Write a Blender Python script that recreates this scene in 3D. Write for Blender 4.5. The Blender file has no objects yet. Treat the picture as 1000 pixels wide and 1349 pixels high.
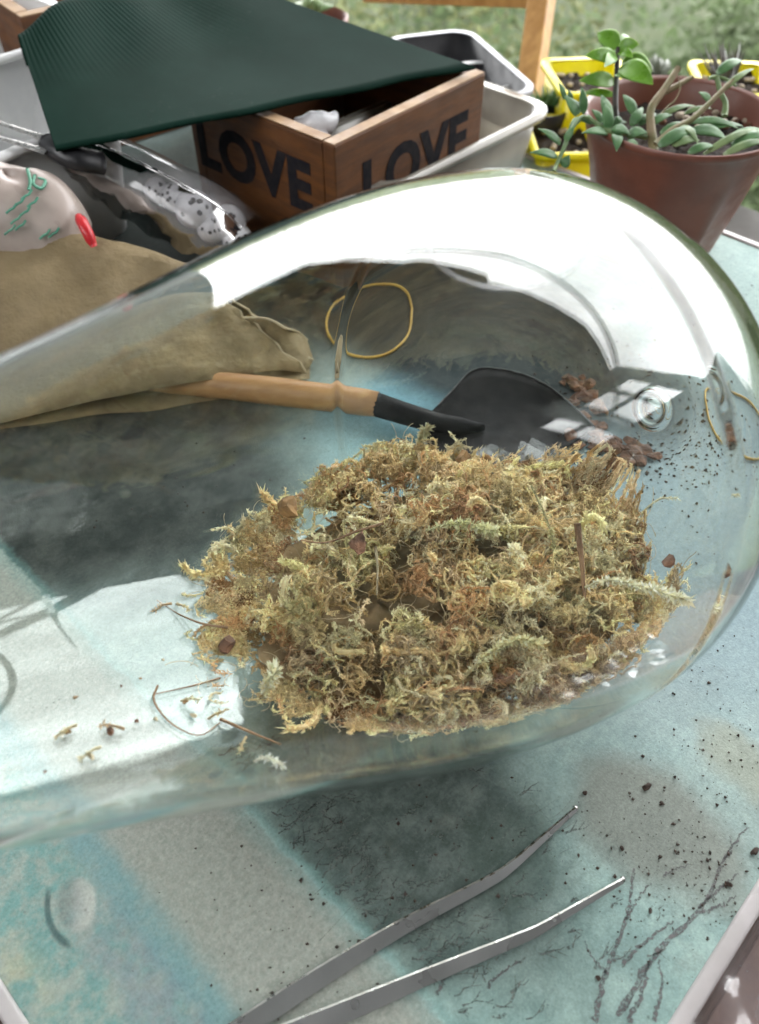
import bpy, bmesh, math, random
import numpy as np
from mathutils import Vector, Matrix
random.seed(7); rng = np.random.default_rng(11)
R_ = math.radians
scene = bpy.context.scene
COL = scene.collection

# ------------------------------------------------------------------ camera
HC = 0.34                       # camera height above the table top (m)
PITCH = R_(48.0); FPX = 1070.0  # focal length in pixels of the 1000 px wide photo
cd = bpy.data.cameras.new('camera'); cam = bpy.data.objects.new('camera', cd); COL.objects.link(cam)
cam.location = (0, 0, HC); cam.rotation_euler = (math.pi/2 - PITCH, 0, 0)
cd.sensor_fit = 'HORIZONTAL'; cd.sensor_width = 36.0; cd.lens = 36.0*FPX/1000.0
cd.clip_start = 0.01; cd.clip_end = 400
cd.dof.use_dof = True; cd.dof.focus_distance = 0.385; cd.dof.aperture_fstop = 12.0
scene.camera = cam

# ------------------------------------------------------------------ sky, sun, exposure
w = bpy.data.worlds.new('World'); scene.world = w; w.use_nodes = True
nt = w.node_tree; nt.nodes.clear()
sky = nt.nodes.new('ShaderNodeTexSky'); sky.sky_type = 'NISHITA'; sky.sun_disc = False
SUN_EL, SUN_AZ = 64.0, 20.0     # azimuth measured clockwise from the viewing direction (+y)
sky.sun_elevation = R_(SUN_EL); sky.sun_rotation = R_(SUN_AZ)
sky.air_density = 1.0; sky.dust_density = 1.2; sky.ozone_density = 1.0
hs = nt.nodes.new('ShaderNodeHueSaturation'); hs.inputs['Saturation'].default_value = 0.07
bg = nt.nodes.new('ShaderNodeBackground'); bg.inputs['Strength'].default_value = 0.15
wo = nt.nodes.new('ShaderNodeOutputWorld')
tcw = nt.nodes.new('ShaderNodeTexCoord'); cl = nt.nodes.new('ShaderNodeTexNoise'); cl.inputs['Scale'].default_value = 2.6; cl.inputs['Detail'].default_value = 6; cl.inputs['Roughness'].default_value = .55
mr = nt.nodes.new('ShaderNodeMapRange'); mr.interpolation_type = 'SMOOTHSTEP'
for _i, _v in enumerate((.33, .67, .55, 1.15)): mr.inputs[_i+1].default_value = _v
vm = nt.nodes.new('ShaderNodeVectorMath'); vm.operation = 'SCALE'          # soft overcast cloud
nt.links.new(tcw.outputs['Generated'], cl.inputs['Vector']); nt.links.new(cl.outputs[0], mr.inputs[0])
nt.links.new(sky.outputs[0], hs.inputs['Color']); nt.links.new(hs.outputs[0], vm.inputs[0]); nt.links.new(mr.outputs[0], vm.inputs['Scale']); nt.links.new(vm.outputs[0], bg.inputs['Color'])
nt.links.new(bg.outputs[0], wo.inputs['Surface'])
sl = bpy.data.lights.new('sun', 'SUN'); sun = bpy.data.objects.new('sun', sl); COL.objects.link(sun)
sl.energy = 0.5; sl.angle = R_(178); sl.color = (1.0, 0.97, 0.92)
_e, _a = R_(SUN_EL), R_(SUN_AZ)
sun.rotation_euler = Vector((math.sin(_a)*math.cos(_e), math.cos(_a)*math.cos(_e), math.sin(_e))).to_track_quat('Z', 'Y').to_euler()
sun.location = (0, 0, 5)
vs = scene.view_settings; vs.view_transform = 'Standard'; vs.look = 'None'; vs.gamma = 1.0
vs.use_curve_mapping = False; vs.exposure = 3.4
cy = scene.cycles
cy.max_bounces = 26; cy.transmission_bounces = 18; cy.transparent_max_bounces = 24
cy.diffuse_bounces = 14; cy.glossy_bounces = 6
cy.caustics_refractive = True; cy.caustics_reflective = True; cy.blur_glossy = 0.0
cy.sample_clamp_indirect = 0.0; cy.use_denoising = True

# ------------------------------------------------------------------ pixel helpers
FW = np.array([0, math.cos(PITCH), -math.sin(PITCH)]); UP = np.array([0, math.sin(PITCH), math.cos(PITCH)])
RT = np.array([1., 0, 0]); CP = np.array([0, 0, HC])
def ray(x, y):
    d = RT*(x-500)+UP*(674.5-y)+FW*FPX
    return d/np.linalg.norm(d)
def at(x, y, z=0.0):            # the point at height z seen at photo pixel (x, y)
    d = ray(x, y); return CP+d*((z-HC)/d[2])
def dp(x, y, depth):            # the point at a given depth along the viewing axis
    d = ray(x, y); return CP+d*(depth/(d@FW))
TA = R_(45.9)                   # the table's own axes: u runs away to the right, v away to the left
UU = np.array([math.cos(TA), math.sin(TA), 0]); VV = np.array([-math.sin(TA), math.cos(TA), 0])
def uv(u, v, z=0.0): return UU*u+VV*v+np.array([0, 0, z])
def touv(p): return float(p[0]*UU[0]+p[1]*UU[1]), float(p[0]*VV[0]+p[1]*VV[1])

# ------------------------------------------------------------------ mesh helpers
def mk(name, verts, faces, mat=None, parent=None, smooth=True, loc=None, rotz=None):
    me = bpy.data.meshes.new(name)
    me.from_pydata([tuple(map(float, v)) for v in verts], [], [tuple(f) for f in faces]); me.update()
    if smooth and len(me.polygons):
        me.polygons.foreach_set('use_smooth', [True]*len(me.polygons))
    if mat: me.materials.append(mat)
    o = bpy.data.objects.new(name, me); COL.objects.link(o)
    if parent: o.parent = parent
    if loc is not None: o.location = tuple(map(float, loc))
    if rotz is not None: o.rotation_euler = (0, 0, rotz)
    return o
def tag(o, label=None, cat=None, group=None, kind=None):
    if label: o['label'] = label
    if cat: o['category'] = cat
    if group: o['group'] = group
    if kind: o['kind'] = kind
    return o
def empty(name, loc, label, cat, group=None, rotz=0):
    o = bpy.data.objects.new(name, None); COL.objects.link(o); o.empty_display_size = 0.02
    o.location = tuple(map(float, loc)); o.rotation_euler = (0, 0, rotz)
    return tag(o, label, cat, group)
def keep(o, root):              # parent while keeping world coordinates of the mesh data
    o.parent = root
    bpy_m = Matrix.Translation(root.location) @ root.rotation_euler.to_matrix().to_4x4()
    o.matrix_parent_inverse = bpy_m.inverted()
    return o
def grid_faces(nu, nv, cu=False, cv=False):
    f = []
    for i in range(nu if cu else nu-1):
        for j in range(nv if cv else nv-1):
            a = i*nv+j; b = ((i+1) % nu)*nv+j; c = ((i+1) % nu)*nv+(j+1) % nv; d = i*nv+(j+1) % nv
            f.append((a, b, c, d))
    return f
def frame_of(path):
    path = np.asarray(path, float); n = len(path); T = np.gradient(path, axis=0)
    T /= np.linalg.norm(T, axis=1)[:, None]+1e-12
    up = np.array([0, 0, 1.]) if abs(T[0, 2]) < .9 else np.array([1., 0, 0])
    N = np.zeros_like(T); v = np.cross(T[0], np.cross(up, T[0])); v /= np.linalg.norm(v)
    for i in range(n):
        v = v-T[i]*(v@T[i]); v /= np.linalg.norm(v)+1e-12; N[i] = v
    return path, T, N, np.cross(T, N)
def tube(path, rad, seg=8, flat=1.0, cap=True):
    """round (or flattened) tube along a path -> verts, faces"""
    path, T, N, B = frame_of(path); n = len(path); rad = np.broadcast_to(np.asarray(rad, float), (n,))
    a = np.linspace(0, 2*math.pi, seg, endpoint=False)
    V = path[:, None]+rad[:, None, None]*(np.cos(a)[None, :, None]*B[:, None]+flat*np.sin(a)[None, :, None]*N[:, None])
    V = V.reshape(-1, 3).tolist(); F = grid_faces(n, seg, False, True)
    F = [tuple(reversed(f)) for f in F]
    if cap:
        F.append(tuple(range(seg))); F.append(tuple(reversed(range((n-1)*seg, n*seg))))
    return V, F
def spline(pts, n=24):
    pts = np.asarray(pts, float); k = len(pts)
    P = np.vstack([2*pts[0]-pts[1], pts, 2*pts[-1]-pts[-2]])
    out = []
    for t in np.linspace(0, k-1-1e-9, n):
        i = int(t); f = t-i; p0, p1, p2, p3 = P[i:i+4]
        out.append(.5*((2*p1)+(-p0+p2)*f+(2*p0-5*p1+4*p2-p3)*f*f+(-p0+3*p1-3*p2+p3)*f**3))
    return np.array(out)
def lathe(prof, seg=48, capb=False, capt=False):
    V, F = [], []
    n = len(prof)
    for r, z in prof:
        for k in range(seg):
            a = 2*math.pi*k/seg; V.append((r*math.cos(a), r*math.sin(a), z))
    for i in range(n-1):
        for k in range(seg):
            k2 = (k+1) % seg; F.append((i*seg+k, i*seg+k2, (i+1)*seg+k2, (i+1)*seg+k))
    if capb: F.append(tuple(reversed(range(seg))))
    if capt: F.append(tuple(range((n-1)*seg, n*seg)))
    return V, F
def boxv(x0, x1, y0, y1, z0, z1, b=0.0015):
    bm = bmesh.new(); bmesh.ops.create_cube(bm, size=1.0)
    for v in bm.verts:
        v.co = Vector((x0+(v.co.x+.5)*(x1-x0), y0+(v.co.y+.5)*(y1-y0), z0+(v.co.z+.5)*(z1-z0)))
    if b: bmesh.ops.bevel(bm, geom=bm.edges[:], offset=b, segments=2, affect='EDGES', profile=.5)
    bm.verts.index_update()
    V = [tuple(v.co) for v in bm.verts]; F = [tuple(q.index for q in f.verts) for f in bm.faces]
    bm.free(); return V, F
def merge(parts):
    V, F = [], []
    for v, f in parts:
        o = len(V); V += [tuple(x) for x in v]; F += [tuple(i+o for i in q) for q in f]
    return V, F
def roundrect(hx, hy, r, n=6):
    P = []
    for cx, cy_, a0 in ((hx-r, hy-r, 0), (-hx+r, hy-r, 90), (-hx+r, -hy+r, 180), (hx-r, -hy+r, 270)):
        for k in range(n+1):
            a = R_(a0+90*k/n); P.append((cx+r*math.cos(a), cy_+r*math.sin(a)))
    return P
def loft(rings, closed=True, capb=False, capt=False):
    m = len(rings[0]); V = [p for r in rings for p in r]; F = []
    for i in range(len(rings)-1):
        for k in range(m if closed else m-1):
            k2 = (k+1) % m; F.append((i*m+k, i*m+k2, (i+1)*m+k2, (i+1)*m+k))
    if capb: F.append(tuple(reversed(range(m))))
    if capt: F.append(tuple(range((len(rings)-1)*m, len(rings)*m)))
    return V, F
def vnoise(p, s, seed=0):       # cheap smooth 3-D noise, -1..1
    p = np.asarray(p, float)*s; r = np.random.default_rng(seed); o = np.zeros(p.shape[:-1])
    for k in range(5):
        d = r.normal(size=3); d /= np.linalg.norm(d); f = r.uniform(.7, 1.7)
        o += np.sin(p@d*f*6.283+r.uniform(0, 6.28)+1.3*np.sin(p@np.roll(d, 1)*4.1+k))
    return o/5

# ------------------------------------------------------------------ materials
class X:                        # a tiny expression wrapper round shader math nodes
    def __init__(s, nt, k): s.nt, s.k = nt, k
    def _m(s, op, b=None, c=None):
        n = s.nt.nodes.new('ShaderNodeMath'); n.operation = op
        for i, q in enumerate((s, b, c)):
            if q is None: continue
            if isinstance(q, X): s.nt.links.new(q.k, n.inputs[i])
            else: n.inputs[i].default_value = q
        return X(s.nt, n.outputs[0])
    def __add__(s, b): return s._m('ADD', b)
    def __sub__(s, b): return s._m('SUBTRACT', b)
    def __mul__(s, b): return s._m('MULTIPLY', b)
    def sq(s): return s._m('MULTIPLY', s)
    def inv(s): return (s*-1.0)+1.0
    def step(s, a, b, lo=0.0, hi=1.0):
        n = s.nt.nodes.new('ShaderNodeMapRange'); n.interpolation_type = 'SMOOTHSTEP'
        s.nt.links.new(s.k, n.inputs[0])
        for i, q in enumerate((a, b, lo, hi)): n.inputs[i+1].default_value = q
        return X(s.nt, n.outputs[0])
def noise(nt, scale, detail=4, rough=.6, vec=None, stretch=None, kind='Object'):
    tc = nt.nodes.new('ShaderNodeTexCoord'); src = vec if vec is not None else tc.outputs[kind]
    if stretch:
        mp = nt.nodes.new('ShaderNodeMapping'); mp.inputs['Scale'].default_value = stretch
        nt.links.new(src, mp.inputs[0]); src = mp.outputs[0]
    n = nt.nodes.new('ShaderNodeTexNoise'); n.inputs['Scale'].default_value = scale
    n.inputs['Detail'].default_value = detail; n.inputs['Roughness'].default_value = rough
    nt.links.new(src, n.inputs['Vector'])
    return X(nt, n.outputs[0])
def mixc(nt, fac, a, b):
    n = nt.nodes.new('ShaderNodeMix'); n.data_type = 'RGBA'
    if isinstance(fac, X): nt.links.new(fac.k, n.inputs[0])
    else: n.inputs[0].default_value = fac
    for i, q in ((6, a), (7, b)):
        if hasattr(q, 'links'): nt.links.new(q, n.inputs[i])
        else: n.inputs[i].default_value = (*q, 1)
    return n.outputs[2]
def newmat(name):
    m = bpy.data.materials.new(name); m.use_nodes = True; nt = m.node_tree
    return m, nt, nt.nodes['Principled BSDF']
def bumpn(nt, b, h, strength, dist):
    n = nt.nodes.new('ShaderNodeBump'); n.inputs['Strength'].default_value = strength; n.inputs['Distance'].default_value = dist
    nt.links.new(h.k, n.inputs['Height']); nt.links.new(n.outputs[0], b.inputs['Normal'])
def pm(name, c1, c2=None, rough=.5, scale=40, bump=0.0, bscale=300, bdist=.0005, metal=0, spec=.5, trans=0, alpha=1, sss=0, stretch=None, lo=.35, hi=.65):
    m, nt, b = newmat(name)
    if c2 is None: c2 = tuple(min(1, x*.72) for x in c1)
    n = noise(nt, scale, 5, .62, stretch=stretch).step(lo, hi)
    nt.links.new(mixc(nt, n, c2, c1), b.inputs['Base Color'])
    rn = noise(nt, scale*1.7, 3)
    nt.links.new((rn.step(.3, .7, max(.02, rough-.1), min(1, rough+.12))).k, b.inputs['Roughness'])
    b.inputs['Metallic'].default_value = metal; b.inputs['Specular IOR Level'].default_value = spec
    b.inputs['Transmission Weight'].default_value = trans; b.inputs['Alpha'].default_value = alpha
    if sss:
        b.inputs['Subsurface Weight'].default_value = sss; b.inputs['Subsurface Radius'].default_value = (.004, .004, .002)
        b.inputs['Subsurface Scale'].default_value = .5
    if bump: bumpn(nt, b, noise(nt, bscale, 4, stretch=stretch), bump, bdist)
    return m
def clear_plastic(name, col, haze=.12, rough=.08, sc=60):
    """thin clear film: sees through, with a sheen and a little milkiness"""
    m, nt, b = newmat(name); nt.nodes.remove(b); out = nt.nodes['Material Output']
    tr = nt.nodes.new('ShaderNodeBsdfTransparent'); tr.inputs[0].default_value = (*[.5+.5*c for c in col], 1)
    gl = nt.nodes.new('ShaderNodeBsdfGlossy'); gl.inputs['Roughness'].default_value = rough
    df = nt.nodes.new('ShaderNodeBsdfDiffuse'); df.inputs[0].default_value = (*col, 1)
    tl = nt.nodes.new('ShaderNodeBsdfTranslucent'); tl.inputs[0].default_value = (*col, 1)
    ad = nt.nodes.new('ShaderNodeMixShader'); ad.inputs[0].default_value = .5
    nt.links.new(df.outputs[0], ad.inputs[1]); nt.links.new(tl.outputs[0], ad.inputs[2])
    m1 = nt.nodes.new('ShaderNodeMixShader'); k = noise(nt, sc, 4).step(.35, .7, haze*.7, min(1, haze*1.3)); nt.links.new(k.k, m1.inputs[0])
    nt.links.new(tr.outputs[0], m1.inputs[1]); nt.links.new(ad.outputs[0], m1.inputs[2])
    fr = nt.nodes.new('ShaderNodeFresnel'); fr.inputs[0].default_value = 1.5
    m2 = nt.nodes.new('ShaderNodeMixShader'); nt.links.new(fr.outputs[0], m2.inputs[0])
    nt.links.new(m1.outputs[0], m2.inputs[1]); nt.links.new(gl.outputs[0], m2.inputs[2])
    nt.links.new(m2.outputs[0], out.inputs['Surface'])
    return m
MT = {}
MT['wood_post'] = pm('pale_wood', (.52, .29, .09), (.38, .19, .05), .5, 12, .3, 120, stretch=(6, 6, 1))
MT['crate'] = pm('stained_wood', (.125, .044, .008), (.07, .024, .005), .62, 18, .5, 160, .0006, stretch=(1, 1, 7))
MT['crate_end'] = pm('crate_top_wood', (.36, .23, .12), (.24, .14, .07), .65, 30, .4, 200)
MT['ink'] = pm('stencil_ink', (.012, .012, .016), (.022, .019, .02), .8, 120, spec=.1)
MT['white_rim'] = pm('white_rim_plastic', (.46, .43, .43), (.38, .355, .35), .35, 25)
MT['steel'] = pm('brushed_steel', (.34, .345, .34), (.29, .295, .29), .32, 25, 0, 900, .0001, metal=.6)
MT['steel_edge'] = pm('bright_steel', (.62, .6, .58), (.42, .4, .38), .3, 140, metal=1)  # brighter steel for the arms' upper edges, tips and scissor blades
MT['handle'] = pm('turned_wood', (.38, .205, .08), (.30, .15, .055), .5, 30, .25, 250, stretch=(1, 5, 5))
MT['black_metal'] = pm('black_coated_metal', (.010, .010, .011), (.019, .018, .018), .62, 60, .15, 300, spec=.08)
MT['rim_steel'] = pm('grey_rim_steel', (.10, .10, .10), (.03, .03, .03), .5, 120, metal=.6)  # greyer steel along the trowel blade's rim
MT['pot'] = pm('brown_plastic', (.185, .064, .040), (.145, .049, .031), .42, 30, .1, 500)
MT['soil'] = pm('potting_soil', (.035, .022, .014), (.016, .011, .008), .95, 120, 1, 260, .003)
MT['pebble'] = pm('pale_pebble', (.48, .42, .33), (.33, .27, .2), .7, 60)
MT['leaf_bright'] = pm('jade_leaf', (.15, .32, .035), (.10, .23, .025), .35, 50, .1, 300, sss=.15)
MT['leaf_grey'] = pm('dusty_leaf', (.105, .22, .085), (.055, .135, .048), .45, 70, .15, 400, sss=.1)
MT['leaf_pale'] = pm('pale_leaf', (.20, .28, .12), (.10, .175, .065), .45, 60, .15, 300, sss=.1)
MT['stem'] = pm('succulent_stem', (.26, .20, .12), (.17, .16, .07), .55, 80, .2, 300)
MT['spike'] = pm('dark_spiky_leaf', (.06, .045, .04), (.035, .04, .025), .5, 70)
MT['yellow'] = pm('yellow_plastic', (.82, .72, .0), (.74, .63, .0), .4, 20, sss=.05)
MT['black_plastic'] = pm('black_plastic', (.012, .012, .014), (.02, .02, .022), .4, 40)
MT['grey_plastic'] = pm('grey_plastic_rim', (.42, .42, .46), (.33, .33, .36), .4, 30)
MT['grey_clay'] = pm('grey_bowl', (.21, .21, .19), (.15, .15, .14), .6, 40)
MT['white'] = pm('white_plastic', (.74, .75, .74), (.66, .67, .67), .45, 30)
MT['porcelain'] = pm('white_porcelain', (.74, .75, .77), (.64, .65, .67), .25, 30)
MT['kraft'] = pm('kraft_paper', (.23, .175, .092), (.18, .135, .068), .8, 30, .9, 75, .0030)
MT['kraft_in'] = pm('kraft_paper_edge', (.46, .39, .26), (.36, .3, .19), .8, 60)
MT['red'] = pm('red_plastic', (.55, .02, .025), (.42, .012, .02), .35, 40)
MT['band'] = pm('rubber_band', (.56, .36, .06), (.46, .28, .045), .5, 60)
MT['bark'] = pm('bark', (.17, .078, .042), (.07, .034, .02), .9, 90, .8, 300, .001)
MT['dirt'] = pm('dark_dirt', (.055, .036, .026), (.03, .02, .015), .95, 150)
MT['bark_tan'] = pm('tan_bark', (.30, .17, .07), (.18, .10, .04), .9, 90, .8, 300, .001)
MT['twig'] = pm('dry_twig', (.30, .18, .10), (.18, .105, .06), .85, 90, .4, 300)
MT['pink_bag'] = pm('pink_white_film', (.45, .38, .34), (.35, .29, .26), .35, 18)
MT['green_print'] = pm('green_print', (.06, .25, .17), (.10, .3, .2), .5, 60)
MT['floor'] = pm('dark_red_floor', (.05, .016, .012), (.028, .01, .008), .45, 14)
MT['card'] = pm('pinkish_card', (.36, .25, .21), (.30, .2, .17), .7, 30)
MT['film'] = clear_plastic('clear_film', (.75, .74, .76), .22, .1)
MT['tub'] = clear_plastic('milky_tub', (.80, .76, .66), .5, .15, 8)
MT['bagfilm'] = clear_plastic('thin_bag_film', (.62, .60, .62), .28, .12)
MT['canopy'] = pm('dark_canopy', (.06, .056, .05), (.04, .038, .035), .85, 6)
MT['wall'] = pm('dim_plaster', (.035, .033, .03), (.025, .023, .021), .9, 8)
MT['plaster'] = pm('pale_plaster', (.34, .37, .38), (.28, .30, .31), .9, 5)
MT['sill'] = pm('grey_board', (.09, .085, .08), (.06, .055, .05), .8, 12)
MT['cable'] = pm('cable', (.015, .015, .015), None, .7)
MT['ground'] = pm('garden_soil', (.05, .06, .025), (.03, .045, .015), .95, 1.5)
# dark green ribbed mat
def mat_green():
    m, nt, b = newmat('ribbed_green_rubber')
    n = noise(nt, 25, 4).step(.3, .7)
    nt.links.new(mixc(nt, n, (.0035, .017, .0115), (.0055, .022, .0155)), b.inputs['Base Color'])
    b.inputs['Roughness'].default_value = .7; b.inputs['Specular IOR Level'].default_value = .04
    lk = b.inputs['Base Color'].links[0].from_socket; du = noise(nt, 160, 6, .8).step(.56, .75)*noise(nt, 11, 4).step(.4, .7)
    nt.links.new(mixc(nt, du*.35, lk, (.09, .095, .085)), b.inputs['Base Color'])
    return m
MT['mat'] = mat_green()
# thick clear glass
def mat_glass():
    m, nt, b = newmat('clear_glass'); nt.nodes.remove(b); out = nt.nodes['Material Output']
    g = nt.nodes.new('ShaderNodeBsdfGlass'); g.inputs['IOR'].default_value = 1.48; g.inputs['Roughness'].default_value = 0.0
    g.inputs['Color'].default_value = (.975, .99, .982, 1)
    df = nt.nodes.new('ShaderNodeBsdfDiffuse'); df.inputs[0].default_value = (.7, .71, .7, 1); mx = nt.nodes.new('ShaderNodeMixShader')
    k = (noise(nt, 9, 6, .7).step(.42, .72)*noise(nt, 55, 5, .7, stretch=(1, 1, .25)).step(.35, .7))*.005+.0002
    nt.links.new(k.k, mx.inputs[0]); nt.links.new(g.outputs[0], mx.inputs[1]); nt.links.new(df.outputs[0], mx.inputs[2]); nt.links.new(mx.outputs[0], out.inputs['Surface'])
    return m
MT['glass'] = mat_glass()
def mat_mark():
    m, nt, b = newmat('pale_ring_film'); nt.nodes.remove(b); out = nt.nodes['Material Output']
    t = nt.nodes.new('ShaderNodeBsdfTransparent'); d = nt.nodes.new('ShaderNodeBsdfDiffuse'); d.inputs[0].default_value = (.85, .86, .88, 1)
    mx = nt.nodes.new('ShaderNodeMixShader'); k = noise(nt, 70, 3).step(.3, .7, .03, .22); nt.links.new(k.k, mx.inputs[0])
    nt.links.new(t.outputs[0], mx.inputs[1]); nt.links.new(d.outputs[0], mx.inputs[2]); nt.links.new(mx.outputs[0], out.inputs['Surface'])
    return m
MT['mark'] = mat_mark()
def mat_attr(name, rough=.85, sheen=0):
    m, nt, b = newmat(name); a = nt.nodes.new('ShaderNodeAttribute'); a.attribute_name = 'tint'
    n = noise(nt, 500, 3).step(.3, .7, .0, .35)
    dark = nt.nodes.new('ShaderNodeMix'); dark.data_type = 'RGBA'; dark.blend_type = 'MULTIPLY'
    nt.links.new(n.k, dark.inputs[0]); nt.links.new(a.outputs[0], dark.inputs[6]); dark.inputs[7].default_value = (.72, .66, .58, 1)
    nt.links.new(dark.outputs[2], b.inputs['Base Color']); b.inputs['Roughness'].default_value = rough
    tl = nt.nodes.new('ShaderNodeBsdfTranslucent'); nt.links.new(dark.outputs[2], tl.inputs[0])
    mx = nt.nodes.new('ShaderNodeMixShader'); mx.inputs[0].default_value = .38
    nt.links.new(b.outputs[0], mx.inputs[1]); nt.links.new(tl.outputs[0], mx.inputs[2]); nt.links.new(mx.outputs[0], nt.nodes['Material Output'].inputs['Surface'])
    b.inputs['Specular IOR Level'].default_value = .2
    return m
MT['moss'] = mat_attr('dried_moss'); MT['foliage'] = mat_attr('garden_leaves', .6)

# printed table top: a faded ink landscape with stripes, in the table's own (u, v)
def mat_table():
    m, nt, b = newmat('printed_table_top')
    tc = nt.nodes.new('ShaderNodeTexCoord'); sp = nt.nodes.new('ShaderNodeSeparateXYZ'); nt.links.new(tc.outputs['Object'], sp.inputs[0])
    u0, v0 = X(nt, sp.outputs[0]), X(nt, sp.outputs[1])
    n1 = noise(nt, 14, 5, .6)-.5; n2 = noise(nt, 16.3, 5, .6, stretch=(1, 1.07, 3))-.5
    nf = noise(nt, 90, 6, .7); nm = noise(nt, 38, 5, .65); nl = noise(nt, 7, 4, .6)
    u = u0+n1*.035; v = v0+n2*.05
    ue = u0+(noise(nt, 110, 6, .75)-.5)*.009           # crisp stripe edges
    def blob(cu, cv, ru, rv, soft=.6):
        d = ((u-cu)*(1/ru)).sq()+((v-cv)*(1/rv)).sq()
        return d.step(1-soft, 1+soft, 1.0, 0.0)
    c = mixc(nt, nm.step(.35, .65), (.33, .44, .42), (.40, .51, .48))                    # pale cyan ground
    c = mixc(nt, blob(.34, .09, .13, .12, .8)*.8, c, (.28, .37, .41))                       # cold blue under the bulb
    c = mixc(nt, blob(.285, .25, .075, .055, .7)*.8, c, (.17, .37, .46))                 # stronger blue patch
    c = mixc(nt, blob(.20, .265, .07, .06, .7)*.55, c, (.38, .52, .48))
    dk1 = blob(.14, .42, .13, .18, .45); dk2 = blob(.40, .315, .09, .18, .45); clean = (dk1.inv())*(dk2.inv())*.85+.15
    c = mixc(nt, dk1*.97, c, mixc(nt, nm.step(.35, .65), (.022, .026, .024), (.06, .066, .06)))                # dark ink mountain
    c = mixc(nt, dk2*.95, c, mixc(nt, nm.step(.35, .65), (.016, .020, .021), (.045, .05, .05)))                  # back part: ink plus crate shadow painted into the colour
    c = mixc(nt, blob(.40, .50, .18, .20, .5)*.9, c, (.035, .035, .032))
    # forest strip
    teal = mixc(nt, nm.step(.35, .7), (.19, .30, .28), (.33, .47, .43))
    fz = u.step(.10, .235, 1.0, 0.0)
    fz = fz*ue.step(.058, .061)*v.step(.21, .13)
    c = mixc(nt, fz*.85, c, teal)
    dark = blob(.105, .095, .052, .085, .7)*ue.step(.058, .064)
    c = mixc(nt, dark*.9, c, mixc(nt, nf.step(.35, .7), (.050, .062, .055), (.14, .165, .15)))
    c = mixc(nt, blob(.172, .010, .026, .036, .6)*.7, c, (.20, .19, .16))                # brownish smudge
    c = mixc(nt, blob(.12, .045, .02, .02, .8)*.5, c, (.07, .10, .085))
    c = mixc(nt, blob(.225, .0, .012, .018, .8)*.4, c, (.30, .25, .14))
    # pale band, turquoise stripe, mottled margin
    pale = mixc(nt, noise(nt, 420, 5, .75).step(.3, .7), (.29, .32, .285), (.38, .39, .345))
    c = mixc(nt, ue.step(.0595, .0565)*1.0, c, pale)
    edge = ue.step(.048, .058)*ue.step(.064, .059)
    c = mixc(nt, edge*.35, c, (.18, .35, .33))
    c = mixc(nt, ((u0+(nm-.5)*.012).step(.004, .018, 1.0, .0))*.6, c, (.25, .36, .345))
    marg = mixc(nt, noise(nt, 85, 7, .75).step(.4, .6), (.18, .33, .31), (.32, .38, .34))
    c = mixc(nt, ue.step(-.006, .002, 1., 0.), c, marg)
    c = mixc(nt, ((u0+(nm-.5)*.03).step(-.024, -.012)*ue.step(.004, -.002)*v0.step(.165, .12)*nf.step(.25, .6))*.75, c, (.25, .29, .31))
    c = mixc(nt, (ue.step(-.005, .001)*ue.step(.013, .005))*(v0.step(.02, .1)*.25+.2)*nf.step(.2, .6), c, (.10, .30, .34))
    c = mixc(nt, u0.step(-.026, -.043)*nm.step(.4, .6)*.6, c, (.46, .45, .30))           # yellowed edge
    # water-drop motif
    du, dv = u0-(-.0115), v0-.1545
    dr = (du*.94)+(dv*-.34); dt = (dv*.94)+(du*.34)
    dd = (dr*(1/.0078)).sq()+(dt*(1/.0112)).sq()
    inside = dd.step(.55, 1.2, 1., 0.)
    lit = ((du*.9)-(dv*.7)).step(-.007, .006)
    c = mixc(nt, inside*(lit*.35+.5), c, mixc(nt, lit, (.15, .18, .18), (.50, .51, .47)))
    ring = dd.step(1.4, 1.8)*dd.step(2.7, 2.1)*(du+(dv*-.2)).step(-.006, -.009)
    c = mixc(nt, ring*.85, c, (.07, .12, .12))
    # grime: fine speckle everywhere, heavier at the back right
    vor = nt.nodes.new('ShaderNodeTexVoronoi'); vor.inputs['Scale'].default_value = 210; nt.links.new(tc.outputs['Object'], vor.inputs['Vector'])
    speck = X(nt, vor.outputs['Distance']).step(.16, .07)*noise(nt, 24, 3).step(.5, .72)
    c = mixc(nt, speck*.75, c, (.045, .045, .042))
    c = mixc(nt, nf.step(.60, .78)*.30*clean, c, (.13, .14, .13))
    c = mixc(nt, nl.step(.5, .75)*.34*clean, c, (.19, .19, .16))
    c = mixc(nt, noise(nt, 20, 6, .75).step(.58, .70)*.22*clean, c, (.15, .13, .10))
    for st_ in ((14, 1.2, 1), (2, 17, 1)):
        c = mixc(nt, noise(nt, 22, 2, .5, stretch=st_).step(.64, .69)*noise(nt, 9, 3).step(.45, .6)*.12*clean, c, (.25, .28, .26))
    c = mixc(nt, noise(nt, 700, 5, .8).step(.3, .7, .0, .24)+noise(nt, 240, 6, .8).step(.35, .65, 0., .14), c, (.0, .0, .0))
    nt.links.new(c, b.inputs['Base Color'])
    nt.links.new((nm.step(.3, .7, .50, .70)).k, b.inputs['Roughness'])
    b.inputs['Specular IOR Level'].default_value = .03
    hgt = noise(nt, 900, 3, .6)
    bumpn(nt, b, hgt, .35, .0006)
    return m
MT['table'] = mat_table()

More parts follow.
